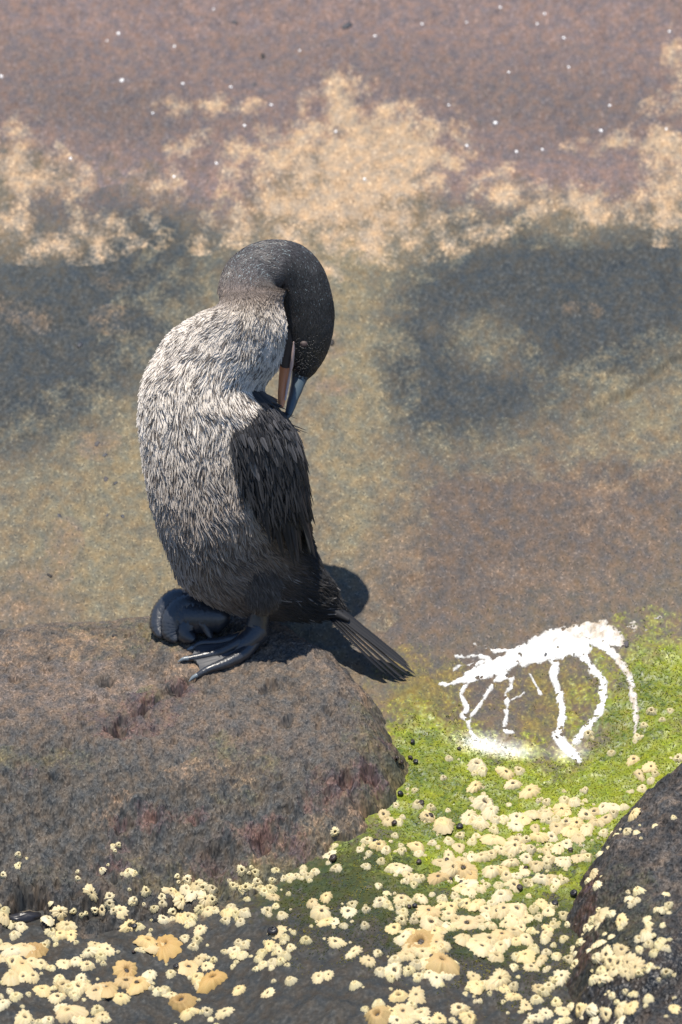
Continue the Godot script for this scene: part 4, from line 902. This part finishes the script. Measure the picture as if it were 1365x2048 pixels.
func build_droppings() -> void:
	var step := .0010
	var x0 := .24
	var z0 := -.16
	var nx := 420
	var nz := 400
	var g := PackedFloat32Array()
	g.resize(nx * nz)
	g.fill(-1.0)
	var n1 := noise(42.0, 4, 5)
	var n2 := noise(260.0, 2, 6)
	for s in STREAMS:
		for k in s.size() - 1:
			var a := Vector2(s[k][0], s[k][1])
			var b := Vector2(s[k + 1][0], s[k + 1][1])
			var wmax: float = maxf(s[k][2], s[k + 1][2]) + .006
			var i0 := clampi(int((minf(a.x, b.x) - wmax - x0) / step), 0, nx - 1)
			var i1 := clampi(int((maxf(a.x, b.x) + wmax - x0) / step) + 1, 0, nx - 1)
			var j0 := clampi(int((minf(a.y, b.y) - wmax - z0) / step), 0, nz - 1)
			var j1 := clampi(int((maxf(a.y, b.y) + wmax - z0) / step) + 1, 0, nz - 1)
			for j in range(j0, j1 + 1):
				for i in range(i0, i1 + 1):
					var p := Vector2(x0 + i * step, z0 + j * step)
					var t := clampf((p - a).dot(b - a) / maxf((b - a).length_squared(), 1e-9), 0.0, 1.0)
					var d := p.distance_to(a.lerp(b, t))
					var w: float = lerpf(s[k][2], s[k + 1][2], t) * .70
					g[j * nx + i] = maxf(g[j * nx + i], w - d)
	var v := PackedVector3Array()
	var col := PackedColorArray()
	var idx := PackedInt32Array()
	var at := PackedInt32Array()
	at.resize(nx * nz)
	at.fill(-1)
	for j in nz:
		for i in nx:
			var q := g[j * nx + i]
			if q < -.006:
				continue
			var x := x0 + i * step
			var z := z0 + j * step
			q += .0042 * n1.get_noise_2d(x, z) + .0004 * n2.get_noise_2d(x, z)
			var hole := n1.get_noise_2d(x + 4.0, z * 1.4)
			if hole > .42:
				q -= (hole - .42) * .06
			q -= maxf(0.0, n2.get_noise_2d(x * .6, z * .6) - .25) * .012 * smoothstep(.40, .50, x)
			g[j * nx + i] = q
			if q < -.0002:
				continue
			at[j * nx + i] = v.size()
			v.append(Vector3(x, slope_full(x, z) + .0004 + .0011 * smoothstep(0.0, .004, q) + .0004 * n2.get_noise_2d(x, z), z))
			var old := smoothstep(.42, .50, x + .05 * n1.get_noise_2d(x * .4, z * .4)) * smoothstep(-.02, -.07, z + .02 * n1.get_noise_2d(x, z))
			old = maxf(old, smoothstep(.535, .56, x) * .8)
			var c := Color(.66, .655, .63).lerp(Color(.36, .285, .195), old * clampf(.65 + .9 * n1.get_noise_2d(x * 1.3, z * 1.3), 0.0, 1.0))
			c = c * clampf(1.0 + .35 * n1.get_noise_2d(x * 2.0, z * 2.0), .6, 1.05)
			c.a = smoothstep(-.0002, .0022, q) * .55 + .45 * smoothstep(.001, .0045, q + .002 * n2.get_noise_2d(x, z))
			col.append(c)
	for j in nz - 1:
		for i in nx - 1:
			var k := j * nx + i
			if at[k] >= 0 and at[k + 1] >= 0 and at[k + nx] >= 0 and at[k + nx + 1] >= 0:
				idx.append_array([at[k], at[k + 1], at[k + nx], at[k + 1], at[k + nx + 1], at[k + nx]])
	var mat := plain(Color.WHITE, .55)
	mat.vertex_color_use_as_albedo = true
	mat.transparency = BaseMaterial3D.TRANSPARENCY_ALPHA
	var o := part("bird_droppings", smooth_mesh(v, idx, col), mat, self)
	tag(o, "white bird droppings splashed and trickling down the slope above the green algae", "droppings")

func build_bird() -> void:
	var bird := Node3D.new()
	bird.name = "cormorant"
	add_child(bird)
	tag(bird, "grey and black cormorant preening on the boulder, bill tucked into its back", "bird")
	var skin := plain(Color.WHITE, .85)
	skin.vertex_color_use_as_albedo = true
	var body := part("body", body_mesh(), skin, bird)

	# plumage
	var last := BODY_AT.size() - 1.0
	var bins := int(last * 8)
	var sum := 0.0
	var cum := PackedFloat32Array()
	for i in bins:
		var s := (i + .5) / 8.0
		var f := body_frame(s)
		var len_: float = body_frame(s + .06)[0].distance_to(body_frame(s - .06)[0]) * 8.0 / 8.0 + .002
		var dens := 1.0 if s < 8.0 else lerpf(1.0, 2.2, smoothstep(8.0, 14.0, s))
		sum += (f[1].length() + f[2]) * len_ * dens
		cum.append(sum)
	var soft := plain(Color.WHITE, .62)
	soft.vertex_color_use_as_albedo = true
	soft.backlight_enabled = true
	soft.backlight = Color(.7, .68, .66)
	soft.rim_enabled = true
	soft.rim = .25
	soft.rim_tint = .6
	var total := 115000
	var mm := MultiMesh.new()
	mm.transform_format = MultiMesh.TRANSFORM_3D
	mm.use_colors = true
	mm.mesh = tuft_mesh(.45)
	var sets := [[], []]
	var clump := noise(60.0, 3, 31)
	var flow := noise(26.0, 2, 32)
	for i in total:
		var bin := cum.bsearch(rng.randf() * sum)
		var s := clampf((bin + rng.randf()) / 8.0, 0.02, last - .02)
		var th := rng.randf() * TAU
		if sin(th) < -.2 and rng.randf() < .6:
			th = -th
		var f := body_spot(s, th)
		var p: Vector3 = f[0]
		var head := smoothstep(12.5, 15.0, s)
		var belly := smoothstep(7.5, 4.5, s)
		var size := lerpf(lerpf(.0130, .0185, belly), .0050, head) * lerpf(1.0, .72, smoothstep(9.0, 11.5, s) * (1.0 - head))
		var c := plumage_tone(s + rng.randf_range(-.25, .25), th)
		var k := clump.get_noise_3dv(p) * .9 + rng.randf_range(-.55, .55)
		var pale := 1.0 - head
		if k < -.27:
			c = c.lerp(Color(.125, .10, .085), .85 * pale) if c.r > .125 else c
		elif k > .25 and s > 2.3 and s < 6.6 and cos(th) < .35:
			c = c.lerp(Color(.50, .46, .42), .5 * smoothstep(2.0, 4.5, s))
		c = c * rng.randf_range(.8, 1.18) if head < .5 else c * rng.randf_range(.55, 1.7)
		if head > .7 and s < 21.5 and rng.randf() < .20 * clampf(1.3 * cos(th - 2.3), 0.05, 1.0) * smoothstep(21.5, 18.5, s):
			c = Color(.34, .42, .44)  # pale blue tufts paint glints onto the dark head
			size *= .55
		elif s < 5.0 and rng.randf() < .02:
			c = Color(.30, .28, .27)
		var along: Vector3 = f[2]
		var side: Vector3 = f[1].cross(along)
		along = (along + side * (flow.get_noise_3dv(p) * .9 + rng.randf_range(-.22, .22)) + f[1] * rng.randf_range(.06, .42) * (1.0 - .75 * head)).normalized()
		var put := frame_along(p - f[1] * lerpf(.001, -.0002, head), along, (f[1] + side * rng.randf_range(-.5, .5)).normalized(), size * rng.randf_range(.085, .15) * (1.0 + 1.0 * head), size * rng.randf_range(.8, 1.6), size * .5)
		sets[1 if s > 13.8 else 0].append([put, c])
	var sleek := plain(Color.WHITE, .36)
	sleek.vertex_color_use_as_albedo = true
	for k in 2:
		var lay := MultiMesh.new()
		lay.transform_format = MultiMesh.TRANSFORM_3D
		lay.use_colors = true
		lay.mesh = mm.mesh
		lay.instance_count = sets[k].size()
		for i in sets[k].size():
			lay.set_instance_transform(i, sets[k][i][0])
			lay.set_instance_color(i, sets[k][i][1])
		var plume := MultiMeshInstance3D.new()
		plume.name = ["body_plumage", "head_plumage"][k]
		plume.multimesh = lay
		plume.material_override = [soft, sleek][k]
		plume.set_meta("kind", "stuff")
		bird.add_child(plume)

	build_wing(bird)
	build_tail(bird)
	build_head_parts(bird)
	build_legs(bird)

func wing_spot(s: float, th: float, lift: float) -> Array:
	var f := body_spot(s, th)
	var edge := smoothstep(1.45, 1.10, th) * smoothstep(2.6, 3.6, s) * smoothstep(8.2, 7.4, s)
	return [f[0] + f[1] * (lift * lerpf(.35, 1.0, smoothstep(.0, .8, th)) + .011 * edge * smoothstep(-.3, .9, th)), f[1], f[2]]

func build_wing(bird: Node3D) -> void:
	var v := PackedVector3Array()
	var idx := PackedInt32Array()
	var n := 34
	var w := 26
	for i in n + 1:
		for k in w + 1:
			var s := lerpf(3.6, 8.05, float(i) / n)
			var th := lerpf(-.55, lerpf(1.0, 1.36, smoothstep(3.4, 6.5, s)) - .5 * smoothstep(7.3, 8.1, s), float(k) / w)
			v.append(wing_spot(s, th, -.002 if i == 0 or k == 0 or k == w or i == n else .001)[0])
	for i in n:
		for k in w:
			var a := i * (w + 1) + k
			idx.append_array([a, a + 1, a + w + 1, a + 1, a + w + 2, a + w + 1])
	var wing := part("wing", smooth_mesh(v, idx), plain(Color(.075, .073, .078), .8), bird)
	wing.set_meta("label", "short ragged black wing with grey-edged coverts")
	var shapes := [feather_mesh(1, .10, .5, 1.9), feather_mesh(2, .16, .35, 1.5), feather_mesh(3, .06, .6, 2.3), feather_mesh(4, .2, .4, 1.2)]
	var tones := []
	for c in [[.020, .021, .025, .34], [.034, .034, .039, .36], [.065, .063, .066, .40], [.16, .15, .15, .45], [.14, .122, .11, .45]]:
		var m := plain(Color(c[0], c[1], c[2]).linear_to_srgb(), c[3])
		m.vertex_color_use_as_albedo = true
		m.metallic_specular = .35
		tones.append(m)
	# rows: station, first and last angle, count, length, width, lift, tones
	var rows := [
		[5.3, .25, 1.10, 12, .118, .0125, .004, [0, 0, 1, 0, 4]],
		[5.9, .05, 1.24, 14, .104, .0120, .0055, [0, 1, 0, 0, 4]],
		[6.25, -.10, 1.32, 15, .088, .0115, .007, [0, 1, 0, 0, 1]],
		[6.6, -.15, 1.34, 17, .068, .0105, .008, [0, 1, 1, 2, 0]],
		[6.9, -.25, 1.35, 18, .050, .0092, .0095, [1, 2, 1, 3, 1]],
		[7.2, -.3, 1.34, 18, .038, .0080, .0105, [2, 2, 3, 3, 1]],
		[7.5, -.35, 1.30, 17, .031, .0072, .0115, [3, 3, 2, 3, 1]],
		[7.8, -.4, 1.20, 16, .026, .0066, .012, [3, 2, 3, 2, 0]],
		[8.1, -.4, .95, 14, .023, .0062, .010, [1, 2, 3, 2, 0]],
		[8.5, -.4, .55, 10, .022, .006, .007, [0, 1, 2, 1, 0]]]
	for r in rows:
		for k in r[3]:
			var u: float = (k + rng.randf_range(.2, .8)) / r[3]
			var th: float = lerpf(r[1], r[2], u)
			var f := wing_spot(r[0] + rng.randf_range(-.22, .22), th, r[6] + rng.randf_range(-.001, .0025))
			var side: Vector3 = f[1].cross(f[2])
			var along: Vector3 = (f[2] + side * (rng.randf_range(-.16, .16) + .10 * (u - .5)) + f[1] * rng.randf_range(-.02, .10)).normalized()
			var pick: Array = r[7]
			var tone: int = pick[rng.randi() % pick.size()]
			if th < .15:
				tone = mini(tone, 1)
			var o := part("feather", shapes[rng.randi() % 4], tones[tone], wing)
			o.transform = frame_along(f[0], along, (f[1] + side * rng.randf_range(-.25, .25)).normalized(), r[5] * rng.randf_range(.8, 1.15), r[4] * rng.randf_range(.75, 1.2), r[5])
	# fine plumes over the coverts
	var fluff := MultiMesh.new()
	fluff.transform_format = MultiMesh.TRANSFORM_3D
	fluff.use_colors = true
	fluff.mesh = tuft_mesh(.45)
	fluff.instance_count = 5200
	for i in 5200:
		var high := rng.randf()
		var s := lerpf(4.2, 8.4, sqrt(high))
		var th := rng.randf_range(-.5, lerpf(1.05, 1.40, smoothstep(3.6, 6.6, s)) - .5 * smoothstep(7.3, 8.4, s))
		var f := wing_spot(s, th, lerpf(.001, .012, rng.randf()))
		var side: Vector3 = f[1].cross(f[2])
		var along: Vector3 = (f[2] + side * rng.randf_range(-.25, .25) + f[1] * rng.randf_range(.0, .15)).normalized()
		var long := lerpf(.030, .014, smoothstep(5.5, 8.5, s)) * rng.randf_range(.7, 1.3)
		fluff.set_instance_transform(i, frame_along(f[0], along, (f[1] + side * rng.randf_range(-.5, .5)).normalized(), long * rng.randf_range(.08, .14), long, long * .4))
		var c := Color(.020, .020, .023).lerp(Color(.13, .124, .126), rng.randf() * rng.randf() * smoothstep(6.0, 7.4, s) * smoothstep(-.1, .5, th) * 1.5)
		fluff.set_instance_color(i, c)
	var soft := plain(Color.WHITE, .55)
	soft.vertex_color_use_as_albedo = true
	var fl := MultiMeshInstance3D.new()
	fl.name = "covert_plumes"
	fl.multimesh = fluff
	fl.material_override = soft
	fl.set_meta("kind", "stuff")
	wing.add_child(fl)
	# ruffled black plumes where the bill parts the feathers
	for k in 34:
		var th := rng.randf_range(-.5, .75)
		var f := body_spot(rng.randf_range(7.9, 9.3), th)
		var side: Vector3 = f[1].cross(f[2])
		var along: Vector3 = (f[2] * .8 + f[1] * rng.randf_range(.10, .55) + side * rng.randf_range(-.3, .3)).normalized()
		var o := part("feather", shapes[rng.randi() % 4], tones[0 if rng.randf() < .7 else 2], wing)
		o.transform = frame_along(f[0], along, f[1], .008, rng.randf_range(.025, .042), .008)

func build_tail(bird: Node3D) -> void:
	var mat := plain(Color(.011, .011, .013).linear_to_srgb(), .6)
	mat.vertex_color_use_as_albedo = true
	var roots := [Vector3(.1215, .0206, -.021), Vector3(.114, .0063, -.0075)]
	var tips := [Vector3(.2387, -.067, .0135), Vector3(.2462, -.074, .018), Vector3(.2507, -.081, .0225), Vector3(.2477, -.0863, .027), Vector3(.2386, -.089, .03), Vector3(.2251, -.0866, .0315), Vector3(.2085, -.0774, .033)]
	var root_pts := [roots[0], roots[0].lerp(roots[1], .5) + Vector3(.006, 0, 0), roots[1]]
	var tail := part("tail", tube([roots[0] + Vector3(-.03, .012, 0), (roots[0] + roots[1]) * .5 + Vector3(-.008, .004, 0), (roots[0] + roots[1]) * .5 + Vector3(.03, -.016, .008)], [.016, .012, .004]), mat, bird)
	tail.set_meta("label", "stiff black fanned tail trailing over the edge of the boulder")
	var shapes := [feather_mesh(11, .04, .22, 1.3), feather_mesh(12, .06, .15, 1.2), feather_mesh(13, .02, .3, 1.6)]
	for i in tips.size():
		var u := float(i) / (tips.size() - 1)
		var a: Vector3 = roots[0].lerp(roots[1], u)
		var d: Vector3 = tips[i] - a
		var o := part("tail_feather", shapes[i % 3], mat, tail)
		o.transform = frame_along(a, d, (Vector3(.35, 1, .55 - .7 * u)).normalized(), .0115 * rng.randf_range(.75, 1.1), d.length() * rng.randf_range(.93, 1.03), .012)

func build_head_parts(bird: Node3D) -> void:
	var horn := plain(Color(.26, .32, .36), .32)
	horn.clearcoat_enabled = true
	horn.clearcoat = .4
	var flesh := plain(Color(.90, .60, .42), .4)
	var pale := plain(Color(.78, .68, .66), .4)
	var bill := Node3D.new()
	bill.name = "bill"
	bird.add_child(bill)
	var upper := [Vector3(.0806, .4201, -.0255), Vector3(.0776, .3969, -.018), Vector3(.0718, .378, -.006), Vector3(.0659, .3619, .003), Vector3(.0601, .3457, .0135), Vector3(.0564, .3406, .0165), Vector3(.0535, .3428, .018)]
	var lower := [Vector3(.0594, .4377, -.0255), Vector3(.0564, .4162, -.0195), Vector3(.0542, .3961, -.0105), Vector3(.0513, .3773, .0015), Vector3(.0491, .3569, .0135)]
	part("upper_bill", tube(upper, [.0165, .0135, .0100, .0080, .0060, .0045, .002], 14, 6, 0.0, .8), horn, bill)
	part("lower_bill", tube(lower, [.0105, .0100, .0088, .0072, .0045], 14, 6, 0.0, .9), flesh, bill)
	part("gape", tube([Vector3(.0677, .454, .0015), Vector3(.0669, .4373, .0015), Vector3(.0646, .4183, 0), Vector3(.0624, .4047, 0), Vector3(.058, .3839, .0075), Vector3(.055, .3679, .0165)], [.0010, .0024, .0030, .0020, .0022, .0015], 8, 5), pale, bill)
	var pouch := plain(Color(.33, .29, .27), .7)
	part("chin_skin", tube([lower[0] + Vector3(.002, .028, .004), lower[0] + Vector3(0, .004, .006), lower[1] + Vector3(0, 0, .004), lower[1].lerp(lower[2], .5)], [.010, .0135, .012, .006], 14, 6), pouch, bill)
	var at := body_point(21.75, 1.43) + VIEW * .002
	var eye := part("eye", tube([at + Vector3(-.006, 0, -.006), at + Vector3(0, .001, -.004), at + Vector3(.006, 0, -.006)], [.003, .0065, .003], 12, 6), plain(Color(.24, .19, .19), .6), bird)
	part("eyelid", tube([at + Vector3(-.0065, -.002, -.003), at + Vector3(-.001, -.004, .0005), at + Vector3(.006, -.002, -.003)], [.001, .002, .001], 8, 6), plain(Color(.12, .12, .13), .5), eye)
	# bare pimpled skin in front of the eye
	var lores := MultiMesh.new()
	lores.transform_format = MultiMesh.TRANSFORM_3D
	lores.mesh = stone_mesh(3, 0.0)
	var spots := []
	for i in 5200:
		var s := rng.randf_range(21.3, 23.9)
		var th := rng.randf_range(.9, 2.6)
		if rng.randf() < .05:
			spots.append(body_spot(s, th))
	lores.instance_count = spots.size()
	for i in spots.size():
		lores.set_instance_transform(i, frame_along(spots[i][0] + spots[i][1] * .003, spots[i][2], spots[i][1], .0008, .0008, .0010))
	var o := MultiMeshInstance3D.new()
	o.name = "facial_skin"
	o.multimesh = lores
	o.material_override = plain(Color(.22, .22, .23), .45)
	o.set_meta("kind", "stuff")
	bird.add_child(o)

func build_legs(bird: Node3D) -> void:
	var scaly := plain(Color(.17, .185, .215), .36)
	scaly.clearcoat_enabled = true
	scaly.clearcoat = .6
	scaly.clearcoat_roughness = .3
	var nt := NoiseTexture2D.new()
	nt.noise = noise(.02, 3, 51)
	nt.width = 256
	nt.height = 256
	nt.seamless = true
	nt.as_normal_map = true
	nt.bump_strength = 6.0
	scaly.normal_enabled = true
	scaly.normal_texture = nt
	scaly.uv1_triplanar = true
	scaly.uv1_scale = Vector3(30, 60, 30)
	var skin_web := plain(Color(.20, .21, .235), .55)
	var claw_mat := plain(Color(.42, .46, .49), .3)
	var dark := plain(Color(.17, .155, .15), .8)
	var ankle := on_boulder([Vector3(.0207, .0825, .0073), Vector3(.017, .0638, .0182), Vector3(.0132, .042, .0221), Vector3(.0101, .024, .0255), Vector3(.01, .0075, .0278)])
	var thigh := [Vector3(-.0063, .1316, .015), Vector3(.0049, .1037, .0255), Vector3(.0159, .0769, .03), Vector3(.0203, .0536, .033)]
	var leg := part("leg", tube(thigh + [ankle[1]], [.030, .036, .030, .022, .0165], 18, 8), dark, bird)
	var down := MultiMesh.new()
	down.transform_format = MultiMesh.TRANSFORM_3D
	down.use_colors = true
	down.mesh = tuft_mesh(.45)
	down.instance_count = 6000
	var shape: Array = thigh + [ankle[1]]
	var wide := [.030, .036, .030, .022, .0165]
	for i in 6000:
		var t := pow(rng.randf(), .8) * .93
		var p := spline(shape, t)
		var d := (spline(shape, t + .03) - spline(shape, maxf(t - .03, 0.0))).normalized()
		var x := Vector3.BACK.cross(d).normalized()
		var a0 := rng.randf() * TAU
		var out := x * cos(a0) + d.cross(x) * sin(a0)
		var k := int(t * 4.0)
		var r := lerpf(wide[k], wide[k + 1], t * 4.0 - k)
		var along := (d + out * rng.randf_range(.05, .25) + x * rng.randf_range(-.25, .25)).normalized()
		var long := lerpf(.019, .010, t) * rng.randf_range(.8, 1.4)
		down.set_instance_transform(i, frame_along(p + out * (r - .001), along, out, long * rng.randf_range(.08, .14), long, long * .4))
		down.set_instance_color(i, Color(.062, .050, .042).lerp(Color(.20, .17, .145), rng.randf() * rng.randf()))
	var tuft := plain(Color.WHITE, .65)
	tuft.vertex_color_use_as_albedo = true
	var dn := MultiMeshInstance3D.new()
	dn.name = "thigh_plumes"
	dn.multimesh = down
	dn.material_override = tuft
	dn.set_meta("kind", "stuff")
	leg.add_child(dn)
	part("shank", tube(ankle, [.0165, .0165, .0165, .019, .012], 18, 10, .0042), scaly, leg)
	var a := on_boulder([Vector3(.0093, .0225, .0257), Vector3(-.0146, .015, .0297), Vector3(-.0446, .0083, .0294), Vector3(-.0708, .006, .0307), Vector3(-.0835, .0053, .0311)])
	var b := on_boulder([Vector3(.0109, .0225, .0297), Vector3(-.0144, .0165, .0414), Vector3(-.0442, .0097, .0527), Vector3(-.074, .0067, .056), Vector3(-.0905, .0053, .0573)])
	var c := on_boulder([Vector3(.0124, .018, .0303), Vector3(-.0069, .0105, .0519), Vector3(-.0328, .0067, .0686), Vector3(-.0587, .006, .0788), Vector3(-.0757, .0053, .0831)])
	var foot := part("foot", tube([a[0] + Vector3(.004, .004, 0), b[0].lerp(b[1], .5) + Vector3(0, -.004, 0), b[1].lerp(b[2], .4) - Vector3(0, .006, 0)], [.020, .017, .009], 16, 8, .0042), scaly, bird)
	for t in [[a, .0098, .0052], [b, .0105, .0056], [c, .0115, .0060]]:
		var q: Array = t[0]
		part("toe", tube(q, [t[1], t[1] * .92, lerpf(t[1], t[2], .55), t[2], t[2] * .8], 12, 10, .0040), scaly, foot)
		var d: Vector3 = (q[4] - q[3]).normalized()
		part("claw", tube([q[4] - d * .002, q[4] + d * .008 + Vector3(0, .001, 0), q[4] + d * .016 - Vector3(0, .002, 0)], [.0044, .0032, .0008], 8, 5), claw_mat, foot)
	part("web", web_mesh(a, b, .05, -.0035), skin_web, foot)
	part("web", web_mesh(b, c, .05, -.0035), skin_web, foot)
	# the other foot, toes curled under
	var core := on_boulder([Vector3(-.045, .024, -.0039), Vector3(-.075, .027, -.0035), Vector3(-.1013, .024, -.0039), Vector3(-.1162, .015, .0048)])
	var curled := part("foot", tube(core, [.026, .028, .026, .019], 18, 12, .008), scaly, bird)
	curled.set_meta("label", "foot resting on its knuckles with the toes curled under")
	for t in [[on_boulder([Vector3(-.06, .0315, -.0056), Vector3(-.0863, .042, -.0123), Vector3(-.1112, .0435, -.0185), Vector3(-.13, .0315, -.0113), Vector3(-.1358, .018, .0013), Vector3(-.1334, .009, .0113)]), .0150], [on_boulder([Vector3(-.056, .033, .0052), Vector3(-.0786, .0405, -.0035), Vector3(-.1004, .0405, -.0063), Vector3(-.1146, .03, .0038), Vector3(-.1176, .0165, .0118), Vector3(-.1123, .0083, .0185)]), .0165], [on_boulder([Vector3(-.0523, .0285, .0081), Vector3(-.0696, .0345, .0022), Vector3(-.0854, .0315, .0017), Vector3(-.095, .021, .0109), Vector3(-.095, .012, .0163), Vector3(-.086, .0067, .0197)]), .0150]]:
		var r: float = t[1]
		part("toe", tube(t[0], [r * .8, r, r * 1.1, r * 1.1, r, r * .6], 14, 14, .0048), scaly, curled)
	part("web", tube(on_boulder([Vector3(-.0785, .039, .0032), Vector3(-.0709, .0315, .0131), Vector3(-.0649, .021, .0158), Vector3(-.0597, .012, .0183), Vector3(-.0568, .006, .0193)]), [.012, .012, .011, .008, .005], 12, 8, .0, .6), scaly, curled)

func build_shore_life() -> void:
	var shell_mat := plain(Color.WHITE, .7)
	shell_mat.vertex_color_use_as_albedo = true
	var shell_mats := []
	for c in [Color(1, 1, 1), Color(.97, .95, .90), Color(1, .96, .86), Color(.93, .9, .84), Color(1, .98, .94)]:
		var m := plain(c, .7)
		m.vertex_color_use_as_albedo = true
		shell_mats.append(m)
	var mouth_mat := plain(Color(.20, .165, .13), .6)
	var tones := [[Color(.60, .54, .375), Color(.55, .455, .255)], [Color(.56, .45, .27), Color(.44, .31, .14)], [Color(.45, .325, .15), Color(.31, .185, .07)]]
	var shells := []
	for t in 3:
		var l := []
		for k in 9:
			l.append(barnacle_mesh(200 + t * 20 + k, tones[t][0], tones[t][1]))
		shells.append(l)
	var plates := plates_mesh()
	var where := ["the green gully floor", "the bird's boulder", "the charcoal boulder"]
	var count := 0
	var rest := []
	for b in BARNACLES:
		var zone: int = b[4]
		if zone == 0 and b[0] < .06:
			zone = 3
		if count < 300:
			count += 1
			var o := MeshInstance3D.new()
			o.name = numbered("barnacle")
			var t: int = b[3]
			o.mesh = shells[t][rng.randi() % 9]
			o.material_override = shell_mats[rng.randi() % 5]
			add_child(o)
			var r: float = b[2] * 1.22
			stand_on_rock(o, b[0], b[1], Vector3(r, r * rng.randf_range(.6, 1.0), r * rng.randf_range(.85, 1.15)), r * .04, rng.randf() * TAU)
			var place: String = (where + ["wet rock below the bird's boulder"])[zone]
			var what: String = ["ribbed cream barnacle", "tan stained barnacle", "orange stained barnacle"][t]
			var gap := 9.0
			var by_snail := false
			var by_orange := false
			for c in BARNACLES:
				if c != b:
					var d: float = Vector2(c[0] - b[0], c[1] - b[1]).length() - c[2] - b[2]
					gap = minf(gap, d)
					by_orange = by_orange or (c[3] == 2 and d < .002)
			for c in SNAILS:
				by_snail = by_snail or Vector2(c[0] - b[0], c[1] - b[1]).length() < c[2] + b[2] + .002
			var grade: String = "big" if b[2] > .0135 else "medium" if b[2] > .0105 else "small"
			var state := "touching a dark snail" if by_snail else "touching an orange one" if by_orange and t < 2 else "crowded in a clump" if gap < -.002 else "standing apart" if gap > .006 else "beside others"
			tag(o, "%s %s %s on %s" % [grade, what, state, place], "barnacle", "%s %ss %s on %s" % [grade, what, state, place])
			var m := part("mouth_plates", plates, mouth_mat, o)
			m.rotation.y = rng.randf() * TAU
			m.scale = Vector3(.85, 1.02, .85)
		else:
			rest.append(b)
	# the small ones past the first three hundred, and the spat between them
	var spat := []
	for b in rest:
		spat.append([b[0], b[1], b[2] * 1.12])
	for k in 420:
		var b: Array = BARNACLES[rng.randi() % BARNACLES.size()]
		var a := rng.randf() * TAU
		var d: float = b[2] * rng.randf_range(.9, 2.6)
		spat.append([b[0] + cos(a) * d, b[1] + sin(a) * d, rng.randf_range(.0022, .0052)])
	var mm := MultiMesh.new()
	mm.transform_format = MultiMesh.TRANSFORM_3D
	mm.use_colors = true
	mm.mesh = shells[0][2]
	mm.instance_count = spat.size()
	var probe := Node3D.new()
	for i in spat.size():
		var r: float = spat[i][2]
		stand_on_rock(probe, spat[i][0], spat[i][1], Vector3(r, r * rng.randf_range(.9, 1.3), r), r * .04, rng.randf() * TAU)
		mm.set_instance_transform(i, probe.transform)
		var w := rng.randf_range(.85, 1.1)
		mm.set_instance_color(i, Color(w, w, w * rng.randf_range(.85, 1.0)))
	probe.free()
	var many := MultiMeshInstance3D.new()
	many.name = "small_barnacles"
	many.multimesh = mm
	many.material_override = shell_mat
	add_child(many)
	tag(many, "crust of tiny cream barnacles scattered between the larger ones", "barnacles", "", "stuff")

	var snail := snail_mesh()
	var snail_mats := [plain(Color(.13, .13, .15), .4), plain(Color(.20, .16, .15), .45)]
	for s in SNAILS:
		var o := MeshInstance3D.new()
		o.name = numbered("sea_snail")
		o.mesh = snail
		o.material_override = snail_mats[rng.randi() % 2]
		add_child(o)
		stand_on_rock(o, s[0], s[1], Vector3.ONE * s[2], -s[2] * .35, rng.randf() * TAU)
		tag(o, "small dark coiled sea snail clinging among the barnacles", "snail", "dark sea snails among the barnacles")

	var stones := [stone_mesh(1, 1.0), stone_mesh(2, 1.0), stone_mesh(5, 0.0)]
	var stone_mats := [plain(Color(.20, .21, .24), .6), plain(Color(.15, .14, .14), .7), plain(Color(.28, .27, .28), .7)]
	for s in PEBBLES:
		var o := MeshInstance3D.new()
		o.name = numbered("pebble")
		o.mesh = stones[rng.randi() % 3]
		o.material_override = stone_mats[rng.randi() % 3]
		add_child(o)
		stand_on_rock(o, s[0], s[1], Vector3(s[2], s[2] * .6, s[2] * .8), s[2] * .1, rng.randf() * TAU)
		tag(o, "small dark grey chip of stone lying on the mottled rock", "pebble", "dark stone chips on the rock")
	for s in GLINT_GRAINS:  # white grains added to stand in for sun glints on the wet slope
		var o := MeshInstance3D.new()
		o.name = numbered("glint_grain")
		o.mesh = stones[2]
		o.material_override = plain(Color(.97, .97, .97), .15)
		add_child(o)
		stand_on_rock(o, s[0], s[1], Vector3.ONE * s[2], s[2] * .1, rng.randf() * TAU)
		tag(o, "tiny white grain standing in for a sun glint on the mauve upper rock", "grain", "white grains standing in for sun glints on the upper rock")
	var shard := MeshInstance3D.new()
	shard.name = "stone_shard"
	shard.mesh = stone_mesh(9, 1.0)
	shard.material_override = plain(Color(.13, .13, .15), .35)
	add_child(shard)
	var at := [-.3181, .4157]
	stand_on_rock(shard, at[0], at[1], Vector3(.030, .026, .016), .003, .3)
	tag(shard, "glossy black angular stone wedged in a hollow beside barnacles", "stone")
	var shell := MeshInstance3D.new()
	shell.name = "shell_fragment"
	shell.mesh = stone_mesh(14, 1.0)
	shell.material_override = plain(Color(.22, .17, .23), .35)
	add_child(shell)
	at = [.4931, .4652]
	stand_on_rock(shell, at[0], at[1], Vector3(.011, .010, .024), .002, .4)
	tag(shell, "purplish black shell fragment at the edge of the dark charcoal boulder", "shell")
